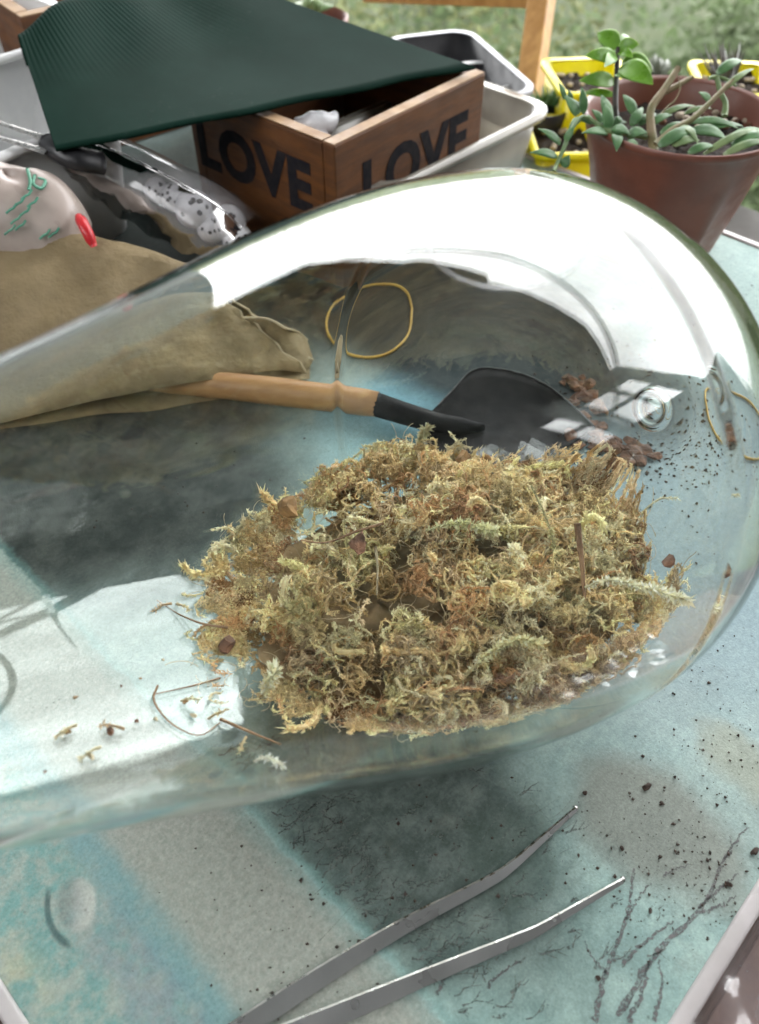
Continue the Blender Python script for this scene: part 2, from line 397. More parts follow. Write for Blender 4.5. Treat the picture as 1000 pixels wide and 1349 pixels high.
# ------------------------------------------------------------------ setting
g = mk('garden_ground', [(-60, -60, -2.6), (60, -60, -2.6), (60, 90, -2.6), (-60, 90, -2.6)], [(0, 1, 2, 3)], MT['ground'], smooth=False)
tag(g, 'green garden ground beyond and below the porch', 'ground', kind='structure')
def slab(name, u0, u1, v0, v1, z0, z1, mat, b=.002):
    V, F = boxv(u0, u1, v0, v1, z0, z1, b); return mk(name, V, F, mat, None, False, rotz=TA)
fl = slab('floor', -2.0, .93, -1.5, 2.6, -.60, -.50, MT['floor'], .004)
tag(fl, 'dark red floor below the table', 'floor', kind='structure')
# foliage outside, one soft mass
def garden():
    n = 130000
    P = np.zeros((n, 3)); k = 0
    bl = []
    for i in range(46):
        az = R_(rng.uniform(-48, 60)); r = rng.uniform(4.5, 11.0)
        s = rng.uniform(.55, 1.3)
        bl.append((math.sin(az)*r, math.cos(az)*r, -2.6+s*.8, s, s*rng.uniform(.8, 1.2)))
    for i in range(26):
        az = R_(-52+i*4.6); r = rng.uniform(11, 15.0); s = rng.uniform(2.0, 3.2)
        bl.append((math.sin(az)*r, math.cos(az)*r, -2.6+s*.7, s, s*.95))
    per = n//len(bl); V = []; F = []; C = []
    for (x, y, z, s, sz) in bl:
        d = rng.normal(size=(per, 3)); d /= np.linalg.norm(d, axis=1)[:, None]
        rr = rng.uniform(.55, 1.05, per)**.6
        c = np.array([x, y, z])+d*rr[:, None]*np.array([s, s, sz])*(1+.2*vnoise(d, 1.1, int(x*100) % 97))[:, None]
        base = np.array([.075, .105, .05])*rng.uniform(.6, 1.5)
        if rng.random() < .35: base = np.array([.165, .185, .085])*rng.uniform(.7, 1.2)
        m = len(c); Lf = (rng.uniform(.02, .042, m)*(1+.05*y))[:, None]; a = rng.normal(size=(m, 3)); a /= np.linalg.norm(a, axis=1)[:, None]
        b_ = np.cross(a, rng.normal(size=(m, 3))); b_ /= np.linalg.norm(b_, axis=1)[:, None]
        i0 = len(V)*per*4; V.append(np.stack([c-a*Lf, c+b_*Lf*.45, c+a*Lf, c-b_*Lf*.45], 1).reshape(-1, 3)); F += [(i0+4*q, i0+4*q+1, i0+4*q+2, i0+4*q+3) for q in range(m)]
        C.append(np.repeat(base*rng.uniform(.7, 1.35, (m, 1)), 4, 0))
    V = np.concatenate(V); C = np.concatenate(C)
    o = mk('garden_shrubbery', V, F, MT['foliage'], None, False)
    at_ = o.data.attributes.new('tint', 'FLOAT_COLOR', 'POINT'); A = np.ones((len(V), 4)); A[:, :3] = np.array(C); at_.data.foreach_set('color', A.ravel())
    tag(o, 'blurred green shrubbery growing in the garden behind the table', 'shrubbery', kind='stuff')
garden()
# porch canopy that shades the table, with overlapping panels along its eave
can = empty('porch_canopy', uv(-.3, .6, 1.95), 'dark porch canopy overhead, mirrored in the glass', 'canopy')
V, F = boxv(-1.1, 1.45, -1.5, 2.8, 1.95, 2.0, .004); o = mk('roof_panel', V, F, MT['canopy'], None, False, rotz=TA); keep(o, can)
_ev = [(-1.5, 1.97), (-.55, 1.90), (-.05, 1.74), (.46, 1.62), (.58, 1.70), (1.28, 1.74), (1.36, 1.68), (2.75, 1.90)]
_lo = [(1.2, v_, 1.925) for v_, u_ in _ev]+[(u_, v_, 1.925) for v_, u_ in reversed(_ev)]; _n = len(_lo); _hi = [(a, b, 1.947) for a, b, c in _lo]
o = mk('eave_panel', _lo+_hi, [tuple(reversed(range(_n))), tuple(range(_n, 2*_n))]+[(k, (k+1) % _n, _n+(k+1) % _n, _n+k) for k in range(_n)], MT['canopy'], None, False, rotz=TA); keep(o, can)
for vv in (-1.2, 2.5):
    V, F = boxv(1.02, 1.10, vv-.04, vv+.04, -2.6, 1.92, .004); o = mk('post', V, F, MT['canopy'], None, False, rotz=TA); keep(o, can)
hw = empty('added_house_wall', uv(-.3, -1.4, -.5), 'dim plaster house wall added behind the viewer, mirrored in the glass', 'wall')  # unseen wall added for the viewer's dark reflection; window end follows mirrored panes
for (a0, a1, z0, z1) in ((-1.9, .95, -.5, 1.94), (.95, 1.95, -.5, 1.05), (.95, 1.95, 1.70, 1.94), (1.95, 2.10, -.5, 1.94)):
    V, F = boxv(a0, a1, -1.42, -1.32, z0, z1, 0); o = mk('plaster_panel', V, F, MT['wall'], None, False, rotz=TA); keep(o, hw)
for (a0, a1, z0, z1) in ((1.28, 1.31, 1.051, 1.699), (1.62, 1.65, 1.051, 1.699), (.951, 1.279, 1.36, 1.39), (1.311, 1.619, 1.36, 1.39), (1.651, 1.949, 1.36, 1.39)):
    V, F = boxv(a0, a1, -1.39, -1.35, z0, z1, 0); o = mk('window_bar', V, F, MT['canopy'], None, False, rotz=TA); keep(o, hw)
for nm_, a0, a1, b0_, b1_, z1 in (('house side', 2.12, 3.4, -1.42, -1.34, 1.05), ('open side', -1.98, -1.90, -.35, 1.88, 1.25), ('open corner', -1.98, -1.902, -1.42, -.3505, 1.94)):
    o = slab('blocker', a0, a1, b0_, b1_, -.5, z1, MT['wall'], 0); tag(o, 'added unseen parapet wall at the %s, mirrored in the glass' % nm_, 'wall')  # unseen walls added to block sky from the glass and blade
o = slab('sky_block_wall', -1.9, .95, 1.90, 2.0, -.5, 1.94, MT['plaster'], 0); tag(o, 'pale plaster wall added to block sky beyond the wooden box', 'wall')  # added to keep bright sky out of the neck's reflection
for k, (dz, du) in enumerate(((0, 0), (.16, .12))):
    P = [uv(4.2+du-.5*t, -5+11*t, 3.6+dz+.5*(2*t-1)**2) for t in np.linspace(0, 1, 20)]
    V, F = tube(P, .022, 6); o = mk('overhead_cable', V, F, MT['cable']); tag(o, 'thin overhead cable crossing the white sky, mirrored in the glass', 'cable', 'overhead cables')

# ------------------------------------------------------------------ table
U0, U1, V0, V1 = -.0455, .632, -.0335, 1.06
tab = empty('table', uv(.29, .5, -.5), 'low table with printed turquoise landscape top and white rim', 'table')
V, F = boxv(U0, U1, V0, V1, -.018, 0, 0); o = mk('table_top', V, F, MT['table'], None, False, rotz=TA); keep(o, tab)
o['label'] = 'faded turquoise printed table top with ink trees'
def rim(u0, u1, v0, v1):
    V, F = boxv(u0, u1, v0, v1, -.022, .0016, .0014); o = mk('rim', V, F, MT['white_rim'], None, True, rotz=TA); keep(o, tab)
rim(U0-.0065, U0, V0-.0065, V1+.0065); rim(U1, U1+.0065, V0-.0065, V1+.0065)
rim(U0, U1, V0-.0065, V0); rim(U0, U1, V1, V1+.0065)
for a_ in (.02, .57):
    for b_ in (.03, 1.0):
        V, F = tube([uv(a_, b_, -.5), uv(a_, b_, -.018)], .014, 10); o = mk('leg', V, F, MT['white_rim']); keep(o, tab)
MT['branch'] = pm('printed_branch', (.12, .108, .11), (.07, .066, .068), .6, 260, lo=.4, hi=.6)
MT['branch2'] = pm('printed_thicket', (.06, .07, .065), (.13, .15, .135), .6, 260, lo=.4, hi=.6)
MT['scratch'] = pm('pale_scratch', (.16, .18, .17), (.10, .12, .11), .6, 300)
for _n in ('branch', 'branch2', 'scratch'):
    _t = MT[_n].node_tree; _o = _t.nodes['Material Output']; _b = _t.nodes['Principled BSDF']
    _m = _t.nodes.new('ShaderNodeMixShader'); _r = _t.nodes.new('ShaderNodeBsdfTransparent'); _k = noise(_t, 900, 4, .7).step(.36, .56, .05, .8)
    _t.links.new(_k.k, _m.inputs[0]); _t.links.new(_r.outputs[0], _m.inputs[1]); _t.links.new(_b.outputs[0], _m.inputs[2]); _t.links.new(_m.outputs[0], _o.inputs['Surface'])
def ribbon(P, w0, w1):
    P = np.asarray(P, float); n = len(P); T = np.gradient(P, axis=0); N = np.stack([-T[:, 1], T[:, 0], 0*T[:, 0]], 1); N /= np.linalg.norm(N, axis=1)[:, None]+1e-12
    w = np.linspace(w0, w1, n)[:, None]*(1+.35*np.sin(np.arange(n)*2.4+rng.uniform(0, 6)))[:, None]
    V = np.empty((n*2, 3)); V[0::2] = P+N*w/2; V[1::2] = P-N*w/2
    return V.tolist(), [(2*i, 2*i+1, 2*i+3, 2*i+2) for i in range(n-1)]
def wob(pts, n=26, a=.0007):
    P = spline(pts, n); P[:, :2] += rng.normal(size=(n, 2))*a*.5; return P
def px(l, z=.0003): return [at(x, y, z) for x, y in l]
parts = []
for l, a_, b_ in (([(782, 1345), (800, 1280), (825, 1210), (837, 1145)], .0022, .0009), ([(825, 1212), (840, 1185), (856, 1163)], .0011, .0005),
                  ([(812, 1340), (870, 1252), (925, 1195), (955, 1130), (986, 1088)], .0024, .0006), ([(922, 1198), (950, 1168), (972, 1152)], .0013, .0005),
                  ([(925, 1202), (950, 1192), (970, 1180)], .0012, .0005), ([(818, 1272), (850, 1240), (888, 1213)], .0015, .0006),
                  ([(874, 1155), (890, 1145), (912, 1138)], .0008, .0003), ([(830, 1345), (848, 1300), (856, 1262)], .0018, .0007),
                  ([(860, 1345), (872, 1305), (868, 1262)], .0016, .0006), ([(800, 1282), (782, 1262), (770, 1240)], .0008, .0004),
                  ([(955, 1132), (963, 1118), (962, 1100)], .0008, .0003), ([(640, 1300), (662, 1280), (690, 1262)], .0011, .0004), ([(575, 1310), (590, 1285), (600, 1268)], .0013, .0005)):
    parts.append(ribbon(wob(px(l)), a_, b_))
V, F = merge(parts); o = mk('printed_tree', V, F, MT['branch'], None, False); keep(o, tab)
parts = []
for k in range(230):
    v_ = rng.uniform(-.02, .16); u_ = .0615+abs(rng.normal())*.018 if rng.random() < .75 else rng.uniform(.065, .15)
    if v_ < .03 and rng.random() < .4: continue
    L = rng.uniform(.004, .012); a_ = rng.normal()*.35+(-.35)
    P = [uv(u_+L*t*math.cos(a_)+.0004*rng.normal(), v_+L*t*math.sin(a_)+.0006*rng.normal(), .0003) for t in np.linspace(0, 1, 6)]
    parts.append(ribbon(P, rng.uniform(.0005, .0012), .0002))
    for q in range(rng.integers(1, 4)):
        t = rng.integers(1, 4); b_ = a_+rng.choice([-1, 1])*rng.uniform(.4, .8); l2 = L*rng.uniform(.3, .55); p0 = P[t]
        parts.append(ribbon([p0+(UU*math.cos(b_)+VV*math.sin(b_))*l2*s_ for s_ in (0, .35, .7, 1)], .0005, .0002))
V, F = merge(parts); o = mk('printed_thicket', V, F, MT['branch2'], None, False); keep(o, tab)
parts = []
for k in range(46):
    cx, cy_ = rng.uniform(430, 760), rng.uniform(1060, 1230); a_ = rng.uniform(-1.0, .35) if k % 3 else rng.uniform(.5, 1.1); L = rng.uniform(25, 95)
    P = [at(cx+L*(t-.5)*math.cos(a_), cy_+L*(t-.5)*math.sin(a_)+6*math.sin(t*2+k), .0004) for t in np.linspace(0, 1, 9)]
    parts.append(ribbon(P, .00022, .00008))
V, F = merge(parts); o = mk('scratches', V, F, MT['scratch'], None, False); keep(o, tab); o['kind'] = 'stuff'

# ------------------------------------------------------------------ the glass vessel
GK = np.array([0, .12, .25, .4, .55, .75, 1.0])*HC; GR = np.array([.323, .307, .266, .220, .179, .130, .088])*HC
GTH = R_(214.77); GDZ = .232
GC = np.array([.128, .691, .323])*HC+np.array([0, 0, .0005])
AXV = np.array([math.cos(GTH), math.sin(GTH), GDZ]); AL = np.linalg.norm(AXV); AX = AXV/AL
tt = np.linspace(0, 1.0*HC, 300); rho = np.interp(tt, GK, GR); tlen = tt*AL
rho = np.convolve(np.pad(rho, 25, mode='edge'), np.ones(51)/51, 'valid')
ss = np.concatenate([-GR[0]*np.cos(np.linspace(0, math.pi/2, 40)), np.linspace(.002, tlen[-1], 110)])
def prof_at(s):
    q = rho**2-(s-tlen)**2; return math.sqrt(max(q.max(), 0))
PO = np.array([prof_at(s) for s in ss]); PO[0] = 0
# inner skin: 3 mm wall, thicker at the punt with a small moulded ring
WALL = .0024
smin = ss[0]+.0055
si = np.concatenate([smin+(1-np.cos(np.linspace(0, math.pi/2, 40)))*(0-smin), np.linspace(.002, tlen[-1], 110)])
PI_ = np.array([max(prof_at(s)-WALL, 0) for s in si]); 
Ri = GR[0]-WALL
for i, s in enumerate(si):
    if s < 0: PI_[i] = Ri*math.sqrt(max(0, 1-(s/smin)**2))
PI_[0] = 0
def inner_r(s): return np.interp(s, si, PI_)
E1_ = np.cross(AX, [0, 0, 1.]); E1_ /= np.linalg.norm(E1_); E2_ = np.cross(E1_, AX)
def lathe_axis(S, Rr, seg=128):
    V = []; 
    a = np.linspace(0, 2*math.pi, seg, endpoint=False)
    ringd = np.cos(a)[:, None]*E1_+np.sin(a)[:, None]*E2_
    for s, r in zip(S, Rr): V += (GC+AX*s+ringd*r).tolist()
    return V
def build_glass():
    seg = 144
    # the moulded punt: shallow ripples near the pole of the outer skin
    so, ro = ss.copy(), PO.copy()
    extra_r = np.array([.0, .0012, .0024, .0036, .0048, .006, .0072, .0084, .0096, .0108, .012, .0135, .015])
    Rb = GR[0]
    es = -np.sqrt(Rb**2-extra_r**2)
    rip = np.interp(extra_r, [0, .003, .006, .0084, .0108, .0135], [.0022, .0018, -.0002, .0016, -.0004, 0])
    es = es+rip
    m = ro > .0165; m[:3] = False
    so = np.concatenate([es, so[m]]); ro = np.concatenate([extra_r, ro[m]])
    # a rolled lip at the neck
    S = np.concatenate([so, [tlen[-1]+.003, tlen[-1]+.004], [tlen[-1]+.003], si[::-1]])
    Rr = np.concatenate([ro, [PO[-1]+.001, PO[-1]-.0012], [PI_[-1]-.0002], PI_[::-1]])
    n = len(S)
    V = lathe_axis(S, Rr, seg); F = []
    for i in range(n-1):
        for k in range(seg):
            k2 = (k+1) % seg; F.append((i*seg+k, (i+1)*seg+k, (i+1)*seg+k2, i*seg+k2))
    bm = bmesh.new(); vs_ = [bm.verts.new(v) for v in V]
    for f in F:
        try: bm.faces.new([vs_[i] for i in f])
        except ValueError: pass
    bmesh.ops.remove_doubles(bm, verts=bm.verts[:], dist=1e-6)
    bmesh.ops.dissolve_degenerate(bm, dist=1e-7, edges=bm.edges[:])
    bmesh.ops.recalc_face_normals(bm, faces=bm.faces[:])
    for f in bm.faces: f.smooth = True
    me = bpy.data.meshes.new('vessel'); bm.to_mesh(me); bm.free(); me.materials.append(MT['glass'])
    o = bpy.data.objects.new('vessel', me); COL.objects.link(o); return o
jar = empty('glass_jar', (GC[0], GC[1], 0), 'large clear teardrop glass vessel lying on its side on the table', 'glass jar')
keep(build_glass(), jar)
def hit(pxy, which='inner_far', off=.0):
    d = ray(*pxy); t = np.linspace(.1, .9, 4000); P = CP+d*t[:, None]; q = P-GC; s = q@AX; r = np.linalg.norm(q-s[:, None]*AX, axis=1)
    lim = np.where((s > si[0]) & (s < si[-1]), inner_r(s)-off, -1)
    if which == 'outer_near': lim = np.where((s > ss[0]) & (s < ss[-1]), np.interp(s, ss, PO)+off, -1)
    ins = np.where(r < lim)[0]
    if len(ins) == 0: return None
    return P[ins[0]] if which == 'outer_near' else P[ins[-1]]
def clampin(P, margin=.0015):
    P = np.asarray(P, float); q = P-GC; s = np.clip(q@AX, si[0]+.004, si[-1]); rv = q-(q@AX)[:, None]*AX; r = np.linalg.norm(rv, axis=1)+1e-9
    lim = np.maximum(inner_r(s)-margin, .001); k = np.minimum(1, lim/r)
    return GC+s[:, None]*AX+rv*k[:, None]
# a thin translucent white ring on the upper side
rp = [hit((670+108*math.cos(a), 312+68*math.sin(a)), 'outer_near', .0004) for a in np.linspace(0, 2*math.pi, 60)]
rp = [p for p in rp if p is not None]
V, F = tube(rp, .0011, 5, .12, False); o = mk('ring_mark', V, F, MT['mark']); keep(o, jar); o['label'] = 'faint white ring mark on the upper glass'

# ------------------------------------------------------------------ moss heap inside
HB = [(285, 700, .03), (335, 690, .03), (400, 640, .035), (470, 600, .045), (560, 585, .05), (640, 592, .05), (720, 602, .045), (800, 625, .04), (860, 670, .04), (905, 740, .045),
      (925, 795, .045), (905, 850, .04), (860, 900, .035), (790, 930, .03), (740, 965, .03), (640, 985, .025), (540, 1010, .02), (430, 1005, .015), (340, 985, .012), (290, 945, .01), (265, 870, .01), (265, 800, .015), (270, 745, .02)]
HP = np.array([at(x, y, z) for x, y, z in HB]); HCN = at(600, 800, .03); HP[:, :2] = HCN[:2]+(HP[:, :2]-HCN[:2])*np.where((HP[:, 1] < HCN[1]) | (HP[:, 0] < HCN[0]), 1.13, 1.0)[:, None]
ang = np.arctan2(HP[:, 1]-HCN[1], HP[:, 0]-HCN[0]); rad = np.linalg.norm(HP[:, :2]-HCN[:2], axis=1); odr = np.argsort(ang); ang, rad, hz = ang[odr], rad[odr], HP[odr, 2]
def heap(theta, f):             # top surface of the heap in plan polar coordinates
    th = (theta+math.pi) % (2*math.pi)-math.pi
    r = np.interp(th, ang, rad, period=2*math.pi); ze = np.interp(th, ang, hz, period=2*math.pi)
    x = HCN[0]+np.cos(theta)*r*f; y = HCN[1]+np.sin(theta)*r*f
    p2 = np.stack([x, y, 0*x], -1)
    z = ze*.7+(.052-ze*.7)*(1-f**2.6)+.0100*vnoise(p2, 13, 3)+.0085*vnoise(p2, 30, 4)
    return np.stack([x, y, z], -1)
_TH = np.linspace(-math.pi, math.pi, 73); _FM = []
for _t in _TH:
    _f = np.linspace(.2, 1, 60); _p = heap(np.full(60, _t), _f); _dsp = np.linalg.norm(clampin(_p)-_p, axis=1)
    _tol = .013 if (math.sin(_t) > -.25 and math.cos(_t) > -.2) else .05
    _ok = np.where(_dsp < _tol)[0]; _FM.append(_f[_ok[-1]] if len(_ok) else .5)
_heap0 = heap
def heap(theta, f):
    th = (np.asarray(theta)+math.pi) % (2*math.pi)-math.pi
    return _heap0(theta, f*np.interp(th, _TH, _FM))

def build_moss():
    V, F, C = [], [], []
    nv = 0
    # inner body
    TH, FR = np.meshgrid(np.linspace(0, 2*math.pi, 96, endpoint=False), np.linspace(0, 1, 36))
    P = heap(TH.ravel(), FR.ravel()*.80)
    P[:, 2] -= .0200+.004*vnoise(P, 90, 9)+.01*FR.ravel()**3
    P = clampin(P, .003)
    V.append(P); F += [(i*96+k, i*96+(k+1) % 96, (i+1)*96+(k+1) % 96, (i+1)*96+k) for i in range(35) for k in range(96)]
    bc = np.array([.40, .29, .17])*(1+.4*vnoise(P, 60, 5))[:, None]; C.append(bc); nv += len(P)
    tone = [((.94, .74, .43), 10), ((.96, .81, .48), 11), ((.97, .88, .61), 10), ((.88, .81, .46), 3), ((.91, .84, .54), 2), ((.76, .50, .27), 4), ((.89, .71, .46), 7), ((.56, .35, .20), 2)]
    tw = np.array([t[1] for t in tone], float); tw /= tw.sum()
    FQ = [np.array(F, dtype=np.int64)]; F = None
    def strand(path, rad, col, dens, lush):
        nonlocal nv
        n = len(path); _, T, N, B = frame_of(path); sg = 4
        a = np.linspace(0, 2*math.pi, sg, endpoint=False)
        ring = np.cos(a)[None, :, None]*B[:, None]+np.sin(a)[None, :, None]*N[:, None]
        Pf = clampin((path[:, None]+ring*rad[:, None, None]).reshape(-1, 3), .0012)
        V.append(Pf); ii, kk = np.meshgrid(np.arange(n-1), np.arange(sg), indexing='ij'); ii, kk = ii.ravel(), kk.ravel()
        FQ.append(nv+np.stack([ii*sg+kk, ii*sg+(kk+1) % sg, (ii+1)*sg+(kk+1) % sg, (ii+1)*sg+kk], 1))
        C.append(col*.92*np.repeat(rng.uniform(.8, 1.15, (n, 1)), sg, 0)); nv += len(Pf)
        m = int(dens*n)
        if m < 1: return
        ti = rng.integers(0, n, m); aa = rng.uniform(0, 2*math.pi, m)
        nr = np.cos(aa)[:, None]*B[ti]+np.sin(aa)[:, None]*N[ti]; tg = T[ti]
        base = path[ti]+nr*(rad[ti]*.6)[:, None]
        dl = tg*rng.uniform(-.2, 1.1, (m, 1))+nr*rng.uniform(.2, 1., (m, 1))+rng.normal(size=(m, 3))*.5
        dl /= np.linalg.norm(dl, axis=1)[:, None]
        L = (rng.uniform(.0005, .0019, m)*lush)[:, None]; W = L*rng.uniform(.12, .26, (m, 1))
        sv = np.cross(dl, nr+rng.normal(size=(m, 3))*.5); sv /= np.linalg.norm(sv, axis=1)[:, None]+1e-9
        curl = tg*rng.normal(size=(m, 1))*.5-nr*rng.uniform(-.2, .6, (m, 1))
        Q = np.stack([base, base+dl*L*.5+sv*W, base+dl*L+curl*L, base+dl*L*.5-sv*W], 1).reshape(-1, 3)
        V.append(clampin(Q, .0006)); FQ.append(nv+np.arange(4*m).reshape(m, 4))
        C.append(np.repeat(col*rng.uniform(.75, 1.25, (m, 1)), 4, 0)); nv += 4*m
    def rpath(p, d, nseg, step, w_, jit, home=None, pull=0):
        path = [p]
        for q in range(nseg):
            d = d+np.cross(w_, d)*step+rng.normal(size=3)*jit
            if home is not None: d = d+(home-p)*pull
            d /= np.linalg.norm(d); p = p+d*step; path.append(p)
        return clampin(np.array(path), .0014)
    nclump = 370
    for k in range(nclump):
        th = rng.uniform(0, 2*math.pi); f = math.sqrt(rng.uniform(0, 1))*.985
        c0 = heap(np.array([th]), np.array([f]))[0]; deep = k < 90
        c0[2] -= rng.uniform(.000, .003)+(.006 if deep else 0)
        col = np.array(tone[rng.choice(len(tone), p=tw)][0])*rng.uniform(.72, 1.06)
        if deep: col = col*np.array([.68, .6, .5])  # sunken clumps tinted darker and browner to paint crevice shade
        size = rng.uniform(.0035, .0085); elong = rng.normal(size=3); elong[2] *= .4; elong /= np.linalg.norm(elong); el = rng.uniform(0, .010)
        common = rng.normal(size=3)*rng.uniform(20, 120); lush = rng.uniform(.75, 1.5); thick = rng.uniform(.0003, .0008)
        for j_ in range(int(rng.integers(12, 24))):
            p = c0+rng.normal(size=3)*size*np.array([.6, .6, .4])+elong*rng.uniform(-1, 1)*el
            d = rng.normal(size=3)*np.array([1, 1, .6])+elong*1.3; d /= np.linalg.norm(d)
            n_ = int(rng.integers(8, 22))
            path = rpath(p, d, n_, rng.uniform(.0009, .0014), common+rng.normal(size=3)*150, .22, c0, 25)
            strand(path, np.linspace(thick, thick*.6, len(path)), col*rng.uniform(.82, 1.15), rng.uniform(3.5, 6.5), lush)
    for k in range(85):
        th = rng.uniform(0, 2*math.pi); f = math.sqrt(rng.uniform(0, 1))*.95
        p = heap(np.array([th]), np.array([f]))[0]; p[2] += rng.uniform(-.001, .003)
        col = np.array(tone[rng.choice(4)][0])*rng.uniform(.9, 1.05)
        a = rng.uniform(0, 2*math.pi); d = np.array([math.cos(a), math.sin(a), rng.uniform(-.2, .4)]); d /= np.linalg.norm(d)
        path = rpath(p, d, int(rng.integers(8, 20)), .0014, rng.normal(size=3)*90, .22)
        strand(path, rng.uniform(.0008, .0017)*(.6+.4*np.sin(np.linspace(.3, 2.9, len(path)))), col, rng.uniform(12, 24), rng.uniform(1.0, 1.9))
    # stray feathery strands that leave the clumps
    for k in range(520):
        th = rng.uniform(0, 2*math.pi); f = math.sqrt(rng.uniform(.05, 1))*1.03
        p = heap(np.array([th]), np.array([f]))[0]; p[2] += rng.uniform(-.002, .003)
        col = np.array(tone[rng.choice(len(tone), p=tw)][0])*rng.uniform(.95, 1.15)
        a = rng.uniform(0, 2*math.pi); d = np.array([math.cos(a), math.sin(a), rng.uniform(-.2, .7)]); d /= np.linalg.norm(d)
        path = rpath(p, d, int(rng.integers(7, 18)), .0012, rng.normal(size=3)*110, .2)
        strand(path, np.linspace(.0004, .0002, len(path)), col, rng.uniform(2, 6), rng.uniform(.8, 1.3))
    # loose wiry threads
    for k in range(900):
        th = rng.uniform(0, 2*math.pi); f = math.sqrt(rng.uniform(0, 1.05)); p = heap(np.array([th]), np.array([f]))[0]+np.array([0, 0, .001])
        d = rng.normal(size=3); d[2] = abs(d[2])*.5; d /= np.linalg.norm(d)
        path = rpath(p, d, int(rng.integers(7, 18)), .0013, rng.normal(size=3)*110, .1)
        strand(path, np.full(len(path), .00012), np.array([.80, .68, .46])*rng.uniform(.6, 1.15), 0, 1)
    V = np.concatenate(V); C = np.clip(np.concatenate(C), .01, .96); FQ = np.concatenate(FQ).astype(np.int32)
    me = bpy.data.meshes.new('moss_heap'); me.vertices.add(len(V)); me.vertices.foreach_set('co', V.astype(np.float32).ravel())
    me.loops.add(FQ.size); me.loops.foreach_set('vertex_index', FQ.ravel())
    me.polygons.add(len(FQ)); me.polygons.foreach_set('loop_start', np.arange(0, FQ.size, 4, dtype=np.int32))
    me.update(calc_edges=True); me.validate(); me.materials.append(MT['moss'])
    o = bpy.data.objects.new('moss_heap', me); COL.objects.link(o)
    at_ = me.attributes.new('tint', 'FLOAT_COLOR', 'POINT'); A = np.ones((len(V), 4)); A[:, :3] = C; at_.data.foreach_set('color', A.ravel().astype(np.float32))
    tag(o, 'heap of dried tan and green sphagnum moss inside the glass vessel', 'moss', kind='stuff')
build_moss()
def sprig(name, pts, col, label, cat, lens=.0026, per=7, group=None, n=22):
    P = spline(pts, n); V, F, C = [], [], []
    tv, tf = tube(P, np.linspace(.0006, .0003, n), 5); V += tv; F += tf; C += [np.array(col)*.7]*len(tv)
    T = np.gradient(P, axis=0); T /= np.linalg.norm(T, axis=1)[:, None]
    for i in range(1, n):
        dens = per if i > n*.35 else per//3
        for q in range(dens):
            rd = rng.normal(size=3); d = T[i]*rng.uniform(.1, .8)+rd/np.linalg.norm(rd); d /= np.linalg.norm(d)
            L = lens*rng.uniform(.6, 1.2)*(.6+.6*i/n); s_ = np.cross(d, rng.normal(size=3)); s_ /= np.linalg.norm(s_); b0 = P[i]; i0 = len(V)
            V += [b0, b0+d*L*.45+s_*L*.17, b0+d*L, b0+d*L*.45-s_*L*.17]; F.append((i0, i0+1, i0+2, i0+3)); C += [np.array(col)*rng.uniform(.75, 1.3)]*4
    o = mk(name, V, F, MT['moss'], None, False)
    a = o.data.attributes.new('tint', 'FLOAT_COLOR', 'POINT'); A = np.ones((len(V), 4)); A[:, :3] = np.clip(np.array(C), .01, .8); a.data.foreach_set('color', A.ravel().astype(np.float32))
    return tag(o, label, cat, group)
DPB = float((heap(np.array([1.6]), np.array([.95]))[0]-CP)@FW)
sprig('moss_sprig', [dp(556, 612, DPB), dp(553, 585, DPB), dp(562, 563, DPB-.002)], (.82, .74, .48), 'single moss sprig standing upright above the back of the heap', 'moss sprig', .0042, 14)
sprig('moss_sprig', [dp(455, 615, DPB), dp(470, 598, DPB), dp(500, 588, DPB)], (.80, .72, .48), 'pale moss sprig reaching up beside the blue table patch', 'moss sprig', .003, 7)
sprig('moss_sprig', [dp(770, 660, DPB-.02), dp(778, 632, DPB-.02), dp(792, 612, DPB-.02)], (.82, .78, .48), 'yellow green moss sprig pointing toward the soil crumbs', 'moss sprig', .0036, 9)
sprig('moss_sprig', [dp(835, 690, DPB-.035), dp(870, 660, DPB-.035), dp(897, 657, DPB-.035)], (.82, .76, .54), 'thin wispy moss strand arching off the heap beside the pontil', 'moss sprig', .002, 3)
sprig('moss_sprig', [dp(600, 915, .335), dp(625, 880, .33), dp(672, 846, .33), dp(712, 850, .333)], (.86, .77, .48), 'thick pale arched moss strand curving over the front of the heap', 'moss sprig', .0034, 22, n=34)
sprig('moss_sprig', [dp(345, 925, .328), dp(352, 905, .325), dp(362, 885, .327)], (.90, .82, .56), 'pale tuft of moss sticking up at the left front of the heap', 'moss sprig', .0042, 20)
sprig('moss_sprig', [dp(770, 775, .335), dp(800, 765, .334), dp(850, 775, .335), dp(905, 792, .338)], (.90, .84, .58), 'pale yellow moss strand spreading on the heap toward the jar base', 'moss sprig', .0036, 18, n=30)
sprig('moss_sprig', [dp(700, 640, .375), dp(722, 690, .37), dp(735, 740, .365), dp(748, 790, .36)], (.58, .55, .32), 'dark olive moss strand lying across the top of the heap', 'moss sprig', .0036, 16, n=30)
sprig('moss_sprig', [dp(560, 700, .37), dp(600, 690, .37), dp(650, 700, .37)], (.74, .74, .46), 'bright green moss strand near the crown of the heap', 'moss sprig', .004, 18, n=26)
